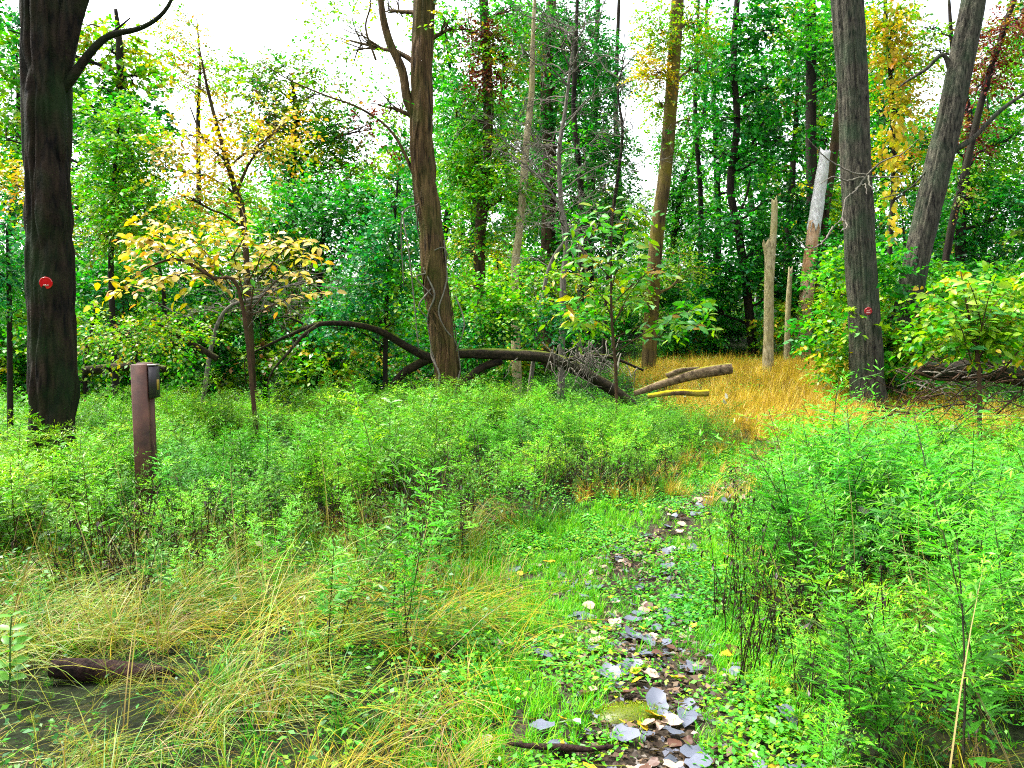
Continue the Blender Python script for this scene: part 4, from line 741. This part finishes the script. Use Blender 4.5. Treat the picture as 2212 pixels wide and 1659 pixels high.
def clump_grass(seed, n, L, wd, cols, bend, spread, seg=4):
    rng = np.random.default_rng(seed); mb = MB()
    for k in range(n): blade(mb, rng, rdir(rng) * rng.uniform(0, spread), rdir(rng), L * rng.uniform(.5, 1.2), wd * rng.uniform(.7, 1.3), cols[rng.integers(len(cols))], np.clip(rng.normal(*bend), .02, 1.1), seg)
    return mb.mesh('grass', M_WEED)
def lying_straw(seed, n, L, cols):
    rng = np.random.default_rng(seed); mb = MB(); th0 = rng.normal() * .5
    for k in range(n):
        th = th0 + rng.normal() * .5; d = np.array([math.cos(th), math.sin(th), 0]); t = np.linspace(0, 1, 6)[:, None]; l = L * rng.uniform(.5, 1.2); hh = rng.uniform(.05, .22)
        c = rdir(rng) * rng.uniform(0, .15) + d * l * t + np.array([0, 0, 1.]) * (hh * np.sin(t * math.pi * rng.uniform(.6, .95)) + .015); s = np.array([-d[1], d[0], .3]) * .0019 * (1 - t * .6)
        mb.add(np.concatenate([c - s, c + s]), [(i, i + 6, i + 7, i + 1) for i in range(5)], None, np.array(cols[rng.integers(len(cols))]) * rng.uniform(.75, 1.25))
    return mb.mesh('straw', M_WEED)
def ground_cover(seed, n, r, hgt, size, cols, asp=.55):
    rng = np.random.default_rng(seed); mb = MB(); P = np.stack([rng.normal(size=n) * r, rng.normal(size=n) * r, rng.uniform(.2, 1, n) * hgt], 1); th = rng.uniform(0, 6.28, n)
    A = np.stack([np.cos(th), np.sin(th), rng.normal(size=n) * .3], 1); L = size * rng.uniform(.6, 1.3, n); C = np.array([cols[i] for i in rng.integers(len(cols), size=n)]) * rng.uniform(.7, 1.3, (n, 1))
    add_leaves(mb, (P, A, np.array([0, 0, 1.]) + rng.normal(size=(n, 3)) * .4, L, L * asp, C)); return mb.mesh('cover', M_WEED)
def dark_stalk(seed, h):
    rng = np.random.default_rng(seed); mb = MB(); P, A, L, C = [], [], [], []
    for s in range(3):
        b = rdir(rng) * .04; d = rng.normal(size=3) * .12; q = b + np.array([0, 0, 1.]) * h * np.linspace(0, 1, 6)[:, None] * rng.uniform(.7, 1.1) + d * np.linspace(0, 1, 6)[:, None] ** 2 * h
        mb.add(*tube_arrays(q, np.linspace(.0035, .0015, 6), 4, cap=False), col=(.022, .012, .007))
        for k in range(9): p = q[rng.integers(1, 6)] * (1) + rng.normal(size=3) * .01; P.append(p); A.append(np.array([rng.normal() * .5, rng.normal() * .5, -1])); L.append(rng.uniform(.02, .05)); C.append(np.array((.016, .008, .005)) * rng.uniform(.5, 1.6))
    n = len(P); add_leaves(mb, (np.array(P), np.array(A), rng.normal(size=(n, 3)), np.array(L), np.array(L) * .3, np.array(C))); return mb.mesh('stalk', M_WEED)

def scatter(name, protos, P, idx, scl, tint, tilt=.18, seed=0, label=None, aim=None):
    rng = np.random.default_rng(seed); n = len(P); me = bpy.data.meshes.new(name); me.vertices.add(n); me.vertices.foreach_set('co', np.asarray(P, np.float32).ravel())
    rot = np.stack([rng.normal(size=n) * tilt, rng.normal(size=n) * tilt, rng.uniform(0, 6.283, n)], 1)
    if aim is not None: rot[:, 2] = np.where(np.asarray(idx) >= aim[0], rng.normal(size=n) * .45 + aim[1], rot[:, 2])
    for nm, ty, key, dat in (('pidx', 'INT', 'value', np.asarray(idx, np.int32)), ('scl', 'FLOAT', 'value', np.asarray(scl, np.float32)), ('rot', 'FLOAT_VECTOR', 'vector', rot.astype(np.float32).ravel()), ('tint', 'FLOAT_COLOR', 'color', np.concatenate([tint, np.ones((n, 1))], 1).astype(np.float32).ravel())):
        me.attributes.new(nm, ty, 'POINT').data.foreach_set(key, dat)
    col = bpy.data.collections.new(name + '_kinds')
    for i, m in enumerate(protos): col.objects.link(bpy.data.objects.new('%s_kind_%02d' % (name, i), m))
    o = put(name, me, kind='stuff'); o['label'] = label; o['category'] = name.replace('_', ' ').split()[-1]
    g = bpy.data.node_groups.new(name, 'GeometryNodeTree'); g.interface.new_socket('Geometry', in_out='INPUT', socket_type='NodeSocketGeometry'); g.interface.new_socket('Geometry', in_out='OUTPUT', socket_type='NodeSocketGeometry')
    gi, go = g.nodes.new('NodeGroupInput'), g.nodes.new('NodeGroupOutput'); ci = g.nodes.new('GeometryNodeCollectionInfo'); ci.inputs['Collection'].default_value = col; ci.inputs['Separate Children'].default_value = True; ci.inputs['Reset Children'].default_value = True
    ip = g.nodes.new('GeometryNodeInstanceOnPoints'); ip.inputs['Pick Instance'].default_value = True
    def na(nm, ty): x = g.nodes.new('GeometryNodeInputNamedAttribute'); x.data_type = ty; x.inputs['Name'].default_value = nm; return x.outputs[0]
    er = g.nodes.new('FunctionNodeEulerToRotation'); L = g.links.new
    L(na('rot', 'FLOAT_VECTOR'), er.inputs[0]); L(er.outputs[0], ip.inputs['Rotation']); L(na('scl', 'FLOAT'), ip.inputs['Scale']); L(na('pidx', 'INT'), ip.inputs['Instance Index'])
    L(gi.outputs[0], ip.inputs['Points']); L(ci.outputs[0], ip.inputs['Instance']); L(ip.outputs[0], go.inputs[0])
    o.modifiers.new('scatter', 'NODES').node_group = g; return o

rng = np.random.default_rng(500)
def field(n_per, y0, y1, margin=1.0, half=.62):
    """random points of the ground in a wedge a little wider than the view"""
    area = half * (y1 ** 2 - y0 ** 2) + 2 * margin * (y1 - y0); n = int(area * n_per)
    y = np.sqrt(rng.uniform(y0 ** 2, y1 ** 2, n)); x = rng.uniform(-1, 1, n) * (half * y + margin); return x, y
def dpath(x, y): return (x - path_x(y)), path_w(y)
def golden(x, y): return sstep(11.5, 13.5, y - .25 * (5 - x)) * (1 - sstep(24, 28, y)) * sstep(2.3, 3.4, x - .02 * y) * (1 - sstep(8.2, 9.5, x - .12 * (y - 16)))
def island(x, y): return sstep(8.0, 8.7, y + .25 * (x < -1.2) * 0) * (x < path_x(y) - .45)
def p3(x, y, dz=0.0): return np.stack([x, y, H(x, y) + dz], 1)

# mugwort masses
def mug_density(x, y):
    d, pw = dpath(x, y); nz = vn(x * .8 + 3, y * .8); n2 = vn(x * 2.1, y * 2.1 + 8)
    left = (d < -pw) * (sstep(5.3, 6.6, y + .35 * np.minimum(x + 2.2, 0) * -1 * .6 - .9 * sstep(-1.6, -.3, x)))
    isl = (y > 8.6 + .5 * (nz - .5)) * (d < -pw - .1); right = (d > pw * (1.0 + .35 * sstep(5, 9, y))) * sstep(2.3, 3.0, y)
    r = np.where(d < 0, np.maximum(np.maximum(left * (y < 9.5) * (x < -.75 - .4 * nz), isl), .22 * (y > 3.6) * (d < -pw - .35) * (n2 > .4)), right)
    return r * (1 - golden(x, y)) * (.45 + .75 * n2) * (1 - sstep(13, 16, y))
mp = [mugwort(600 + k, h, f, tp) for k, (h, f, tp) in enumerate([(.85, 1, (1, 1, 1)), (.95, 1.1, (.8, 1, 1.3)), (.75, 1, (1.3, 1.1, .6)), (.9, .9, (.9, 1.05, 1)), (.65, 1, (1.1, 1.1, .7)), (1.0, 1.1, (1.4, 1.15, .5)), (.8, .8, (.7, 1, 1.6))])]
x, y = field(30, 2.3, 16.5); k = rng.random(len(x)) < mug_density(x, y); x, y = x[k], y[k]; n = len(x)
hs = (.42 + .85 * vn(x * .75 + 20, y * .75)) * rng.uniform(.6, 1.15, n) * np.where((x < path_x(y)) & (y > 8), .85, 1.0) * np.where(x > path_x(y), 1 - .4 * sstep(7.5, 10, y), 1)
d, pw = dpath(x, y); hs *= .55 + .45 * sstep(0, .55, np.abs(d) - pw)
warm = vn(x * .7 + 5, y * .7)[:, None]; tint = (np.array([[.55, 1.05, 1.3]]) * (1 - warm) + np.array([[1.30, 1.30, .5]]) * warm) * rng.uniform(.5, 1.5, (n, 1))
tint = np.where((x > path_x(y))[:, None], tint * [.8, 1.0, 1.3], tint)
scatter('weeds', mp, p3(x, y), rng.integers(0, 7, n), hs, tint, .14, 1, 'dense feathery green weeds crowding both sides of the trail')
# long straw and yellow-green grass
ST, GY, GG, GO = (.25, .20, .006), (.12, .19, .003), (.035, .19, .003), (.42, .28, .018)
gp = [clump_grass(700 + k, 20, l, .005, c, b, .06) for k, (l, c, b) in enumerate([(.38, [GY, GG, GG], (.55, .2)), (.48, [ST, GY, GG], (.7, .25)), (.32, [GG, GG, GY], (.45, .2)), (.5, [ST, GY, GG], (.85, .2))])] + [lying_straw(710 + k, 16, .75, [ST, GY, ST]) for k in range(3)]
x, y = field(95, 2.0, 9.5); d, pw = dpath(x, y); nz = vn(x * 1.6, y * 1.6 + 3)
pr = np.where(d < 0, .72 * sstep(.0, .5, -d - pw * .75) * (1 - .7 * sstep(5.5, 7.5, y)), .22 * sstep(.0, .4, d - pw * .85)) * (.15 + 1.3 * nz) ; k = rng.random(len(x)) < pr; x, y = x[k], y[k]; n = len(x); d, pw = dpath(x, y)
near = (y < 5.2) & (d < 0); idx = np.where(near & (rng.random(n) < .42), rng.integers(4, 7, n), rng.integers(0, 4, n))
tn = rng.uniform(.7, 1.25, (n, 1)) * np.where((vn(x * 1.1 + 40, y * 1.1) > .5)[:, None], [1.1, 1.0, .8], [.75, .95, .9])
scatter('long_grass', gp, p3(x, y), idx, rng.uniform(.6, 1.05, n) * np.where(y < 3.6, .8, 1) * np.where((x > -2.4) & (x < -1.35) & (y > 2.9) & (y < 4.1), .3, 1), tn, .2, 2, 'long straw-coloured and green grass beside the trail', aim=(4, .35))
# thatch of fallen straw and young shoots hiding the soil beside the trail
tp_ = [lying_straw(715 + k, 22, .34, [ST, GY, (.20, .13, .04)]) for k in range(3)] + [clump_grass(735 + k, 16, .16, .004, [GG, GY, GG], (.6, .25), .09, 3) for k in range(3)] + [ground_cover(745 + k, 22, .10, .10, .032, [(.03, .20, .006), (.09, .26, .006), (.02, .12, .01)]) for k in range(3)]
x, y = field(62, 1.9, 7.5, .4); d, pw = dpath(x, y); k = (np.abs(d) > pw * .95) & ~((x > -2.25) & (x < -1.4) & (y > 3.1) & (y < 4.1)); x, y = x[k], y[k]; n = len(x)
scatter('thatch', tp_, p3(x, y), np.where(vn(x * 1.7 + 12, y * 1.7) + .25 * (x > 0) < .5, rng.integers(0, 6, n), rng.integers(3, 9, n)), rng.uniform(.6, 1.1, n), rng.uniform(.5, 1.3, (n, 1)) * np.ones((1, 3)), .1, 10, 'low thatch of straw and shoots on the ground beside the trail')
# golden dry grass round the snags
gg = [clump_grass(720 + k, 22, .55, .006, [GO, GO, (.36, .30, .03), (.34, .18, .03)], b, .08, 3) for k, b in enumerate([(.3, .15), (.5, .2), (.75, .2)])]
x, y = field(46, 10.5, 27, 0, .62); d, pw = dpath(x, y); k = rng.random(len(x)) < golden(x, y) * (.35 + .9 * vn(x * .9, y * .9)); x, y = x[k], y[k]; n = len(x)
scatter('golden_grass', gg, p3(x, y), rng.integers(0, 3, n), rng.uniform(.6, 1.15, n), rng.uniform(.75, 1.2, (n, 1)) * np.ones((1, 3)), .15, 3, 'golden dry grass around the pale snags')
# trail lawn: short grass and clover
sg = [clump_grass(730 + k, 14, .10, .0035, [(.035, .27, .006), (.11, .31, .006)], (.5, .25), .035, 3) for k in range(3)] + [ground_cover(740 + k, 16, .05, .05, .030, [(.045, .25, .006), (.14, .30, .010), (.03, .19, .015)]) for k in range(4)]
x, y = field(520, 2.2, 12.5, .2, .45); d, pw = dpath(x, y); nz = vn(x * 2.3 + 7, y * 2.3) * .6 + vn(x * 6, y * 6) * .4
wear = 1 - sstep(.15, .75, np.abs(d - .12) / pw); pr = (1 - sstep(.9, 1.7, np.abs(d) / pw)) * np.clip(.12 + 1.5 * (nz - .36) + .75 * (1 - wear), 0, 1) * np.where(y > 8, .45, 1); k = rng.random(len(x)) < pr; x, y = x[k], y[k]; n = len(x)
scatter('trail_lawn', sg, p3(x, y, .012), np.where(vn(x * 3, y * 3 + 30) > .5, rng.integers(0, 3, n), rng.integers(3, 7, n)), rng.uniform(.6, 1.25, n), rng.uniform(.75, 1.25, (n, 1)) * np.where((vn(x * 1.2, y * 1.2 + 15) + .25 * (x < path_x(y)) > .55)[:, None], [[1.5, 1.25, .9]], [[.9, 1.0, 1.0]]), .15, 4, 'short bright grass and clover covering the trail')
# low green ground cover everywhere under the weeds
gc = [ground_cover(750 + k, 44, .14, .24, .030, [(.025, .17, .006), (.07, .23, .006), (.015, .10, .012)]) for k in range(5)]
x, y = field(22, 2.2, 30, 1.0); d, pw = dpath(x, y); k = (np.abs(d) > pw * 1.15) & ~((x > -2.2) & (x < -1.45) & (y > 3.35) & (y < 4.1)) & (rng.random(len(x)) < (.25 + .9 * vn(x * .7, y * .7 + 60)) * (1 - .75 * golden(x, y))); x, y = x[k], y[k]; n = len(x)
scatter('low_ground_cover', gc, p3(x, y), rng.integers(0, 5, n), rng.uniform(.6, 1.2, n) * np.where(y > 13, 1.4, 1), (.6 + .8 * vn(x, y + 90)[:, None]) * np.array([[1.0, 1.0, .9]]), .1, 5, 'low leafy ground cover between the weeds')
# leaf litter on the trail
lt = [ground_cover(780 + k, 12, .07, .018, .04, [c, c, (.05, .03, .018)]) for k, c in enumerate([(.09, .095, .12), (.20, .145, .10), (.11, .07, .04), (.15, .13, .11)])]
x, y = field(220, 2.2, 13, .1, .45); d, pw = dpath(x, y); k = rng.random(len(x)) < np.exp(-((d - .12) / (pw * .55)) ** 2) * np.clip(vn(x * 1.9 + 33, y * 1.9) * 1.6 - .25, 0, 1); x, y = x[k], y[k]; n = len(x)
scatter('leaf_litter', lt, p3(x, y, .014), rng.integers(0, 4, n), rng.uniform(.6, 1.2, n), rng.uniform(.6, 1.3, (n, 1)) * np.ones((1, 3)), .1, 8, 'small grey and tan litter strewn along the trail')
# straw grass closing in on the trail where it bends away
x, y = field(60, 8.0, 14, 0, .6); d, pw = dpath(x, y); k = (np.abs(d) < pw * 1.8) & (rng.random(len(x)) < .3 + .7 * sstep(.2, .8, np.abs(d) / pw)); x, y = x[k], y[k]; n = len(x)
scatter('bend_grass', [gp[0], gp[2], gg[1], gg[2]], p3(x, y), rng.integers(0, 4, n), rng.uniform(.3, .65, n), rng.uniform(.75, 1.25, (n, 1)) * np.ones((1, 3)), .2, 9, 'short green and golden grass at the bend of the trail')
# dark withered stalks
dk = [dark_stalk(760 + k, h) for k, h in enumerate([.40, .50, .45, .55])]
x, y = field(60, 3.0, 10, .2); d, pw = dpath(x, y); nz = vn(x * 1.3 + 70, y * 1.3)
pr = ((x < -.35) & (x > -2.9) & (y > 5.0) & (y < 7.6)) * .45 * sstep(.35, .55, nz) + ((y > 8.1) & (y < 9.3) & (d < -pw * .9) & (x > -1.6)) * .5 + ((d > pw * .8) & (d < pw + .5) & (y > 3.2) & (y < 7.5)) * .55 * sstep(.3, .5, nz)
k = rng.random(len(x)) < pr; x, y = x[k], y[k]; n = len(x)
scatter('withered_stalks', dk, p3(x, y), rng.integers(0, 4, n), rng.uniform(.7, 1.15, n), rng.uniform(.7, 1.4, (n, 1)) * np.ones((1, 3)), .12, 6, 'dark withered seed stalks standing along the trail edge')
# pale dry stems through the weeds
ds = [clump_grass(770 + k, 3, 1.0, .006, [(.26, .20, .08), (.18, .13, .04), (.14, .18, .03)], (.35, .2), .05, 4) for k in range(4)]
x, y = field(5, 2.6, 9, .2); d, pw = dpath(x, y); k = (np.abs(d) > pw + .3); x, y = x[k], y[k]; n = len(x)
scatter('dry_stems', ds, p3(x, y), rng.integers(0, 4, n), rng.uniform(.5, 1.0, n), rng.uniform(.7, 1.2, (n, 1)) * np.ones((1, 3)), .2, 7, 'thin pale dry stems leaning through the weeds')

# moss cushion on the trail
mc = at(1370, 1530, 3.55); mc[2] = float(H(mc[0], mc[1])); n = 900; r_ = np.random.default_rng(790); u = unit(r_.normal(size=(n, 3))); u[:, 2] = np.abs(u[:, 2]); S = u * [.17, .09, .045]
mb = MB(); th = np.linspace(0, 2 * math.pi, 20, endpoint=False); V = [(.165 * f * math.cos(t), .086 * f * math.sin(t), .04 * math.sqrt(max(0, 1 - f * f)) ) for f in (1, .8, .5) for t in th] + [(0, 0, .04)]
mb.add(V, [(a_ * 20 + j, a_ * 20 + (j + 1) % 20, a_ * 20 + 20 + (j + 1) % 20, a_ * 20 + 20 + j) for a_ in (0, 1) for j in range(20)], [(60, 40 + j, 40 + (j + 1) % 20) for j in range(20)], (.10, .13, .004))
add_leaves(mb, (S, u + r_.normal(size=(n, 3)) * .5, r_.normal(size=(n, 3)), r_.uniform(.008, .018, n), .004, pick([(2, (.22, .25, .004)), (1, (.12, .2, .004))], n, r_)))
tag(put('moss_cushion', mb.mesh('moss_cushion', M_LEAF), None, mc + [0, 0, .012]), 'yellow-green moss cushion on the trail among fallen leaves', 'moss')
# ------------------------------------------------------------------ fallen leaves, each a thing
rng = np.random.default_rng(800)
def fallen_mesh(seed, col):
    r = np.random.default_rng(seed); n = 14; th = np.linspace(0, 2 * math.pi, n, endpoint=False); rad = (.42 + .16 * np.cos(th) + .05 * np.cos(3 * th)) * r.uniform(.85, 1.15, n); cx, cy_ = r.uniform(-.9, .9), r.uniform(-.5, .8); V = []
    for f in (.5, 1.0):
        for j in range(n):
            xx, yy = rad[j] * f * math.cos(th[j]), rad[j] * f * math.sin(th[j]) * .85; V.append((xx, yy, cx * .45 * xx * xx + cy_ * .8 * yy * yy + .06 * f * r.normal() * .5 + .03))
    V.append((0, 0, .02)); T = [(2 * n, j, (j + 1) % n) for j in range(n)]; Q = [(j, n + j, n + (j + 1) % n, (j + 1) % n) for j in range(n)]
    return MB().add(V, Q, T, np.array(col) * r.uniform(.85, 1.15)).mesh('fallen_leaf', M_DRY, None, True)
kinds = [('slate grey upturned leaf lying on the trail', (.075, .085, .115), .42, 'grey leaves on the trail'), ('pale pinkish tan leaf lying on the trail', (.27, .19, .14), .28, 'tan leaves on the trail'), ('yellow leaf lying on the trail', (.42, .26, .004), .14, 'yellow leaves on the trail'), ('brown curled leaf lying on the trail', (.06, .022, .010), .16, 'brown leaves on the trail')]
fm = [[fallen_mesh(820 + 10 * k + j, kd[1]) for j in range(5)] for k, kd in enumerate(kinds)]
for i in range(285):
    y = 2.6 + 6.0 * rng.random() ** 1.35; d = np.clip(rng.normal(.12, .42), -1.0, 1.1); x = float(path_x(y) + d * path_w(y)); k = rng.choice(4, p=[q[2] for q in kinds])
    o = tag(put('fallen_leaf', fm[k][rng.integers(5)], None, (x, y, float(H(x, y)) + rng.uniform(.02, .05))), kinds[k][0], 'leaf', kinds[k][3]); s = rng.uniform(.055, .125) * (1.1 if k == 0 else .85); o.scale = (s, s, s); o.rotation_euler = (rng.normal() * .22 + .12, rng.normal() * .22, rng.uniform(0, 6.28))
def lone(label, px, py, Y, s, col, seed, rx=.5):
    p = at(px, py, Y); o = tag(put('fallen_leaf', fallen_mesh(seed, col), None, p), label, 'leaf'); o.scale = (s, s, s); o.rotation_euler = (rx, .1, seed * 1.3); return o
lone('large pale green round leaf lying beside the dead stick', 1240, 1560, 3.35, .105, (.26, .38, .24), 901, .35)
lone('big bright yellow leaf on the trail beside a grey one', 1378, 1465, 3.9, .085, (.5, .32, .004), 902, .5)
G3 = 'pale leaves caught in the weeds'
for k, (px, py, Y, s) in enumerate([(1860, 1100, 5.6, .085), (1922, 1108, 5.6, .07), (1908, 1286, 4.6, .09), (2056, 925, 8.6, .10), (1775, 1192, 5.2, .07), (2030, 1030, 6.6, .07), (2168, 1282, 4.7, .07), (1568, 855, 13.5, .13), (1566, 868, 13.5, .12), (560, 1175, 5.6, .06), (1640, 1000, 9.8, .10), (1020, 825, 10.5, .11)]):
    p = at(px, py, Y); o = tag(put('caught_leaf', fallen_mesh(920 + k, (.5, .46, .38)), None, p), 'pale whitish leaf caught in the green weeds', 'leaf', G3); o.scale = (s, s, s); o.rotation_euler = (1.0 + .1 * k % .4, .2, k)
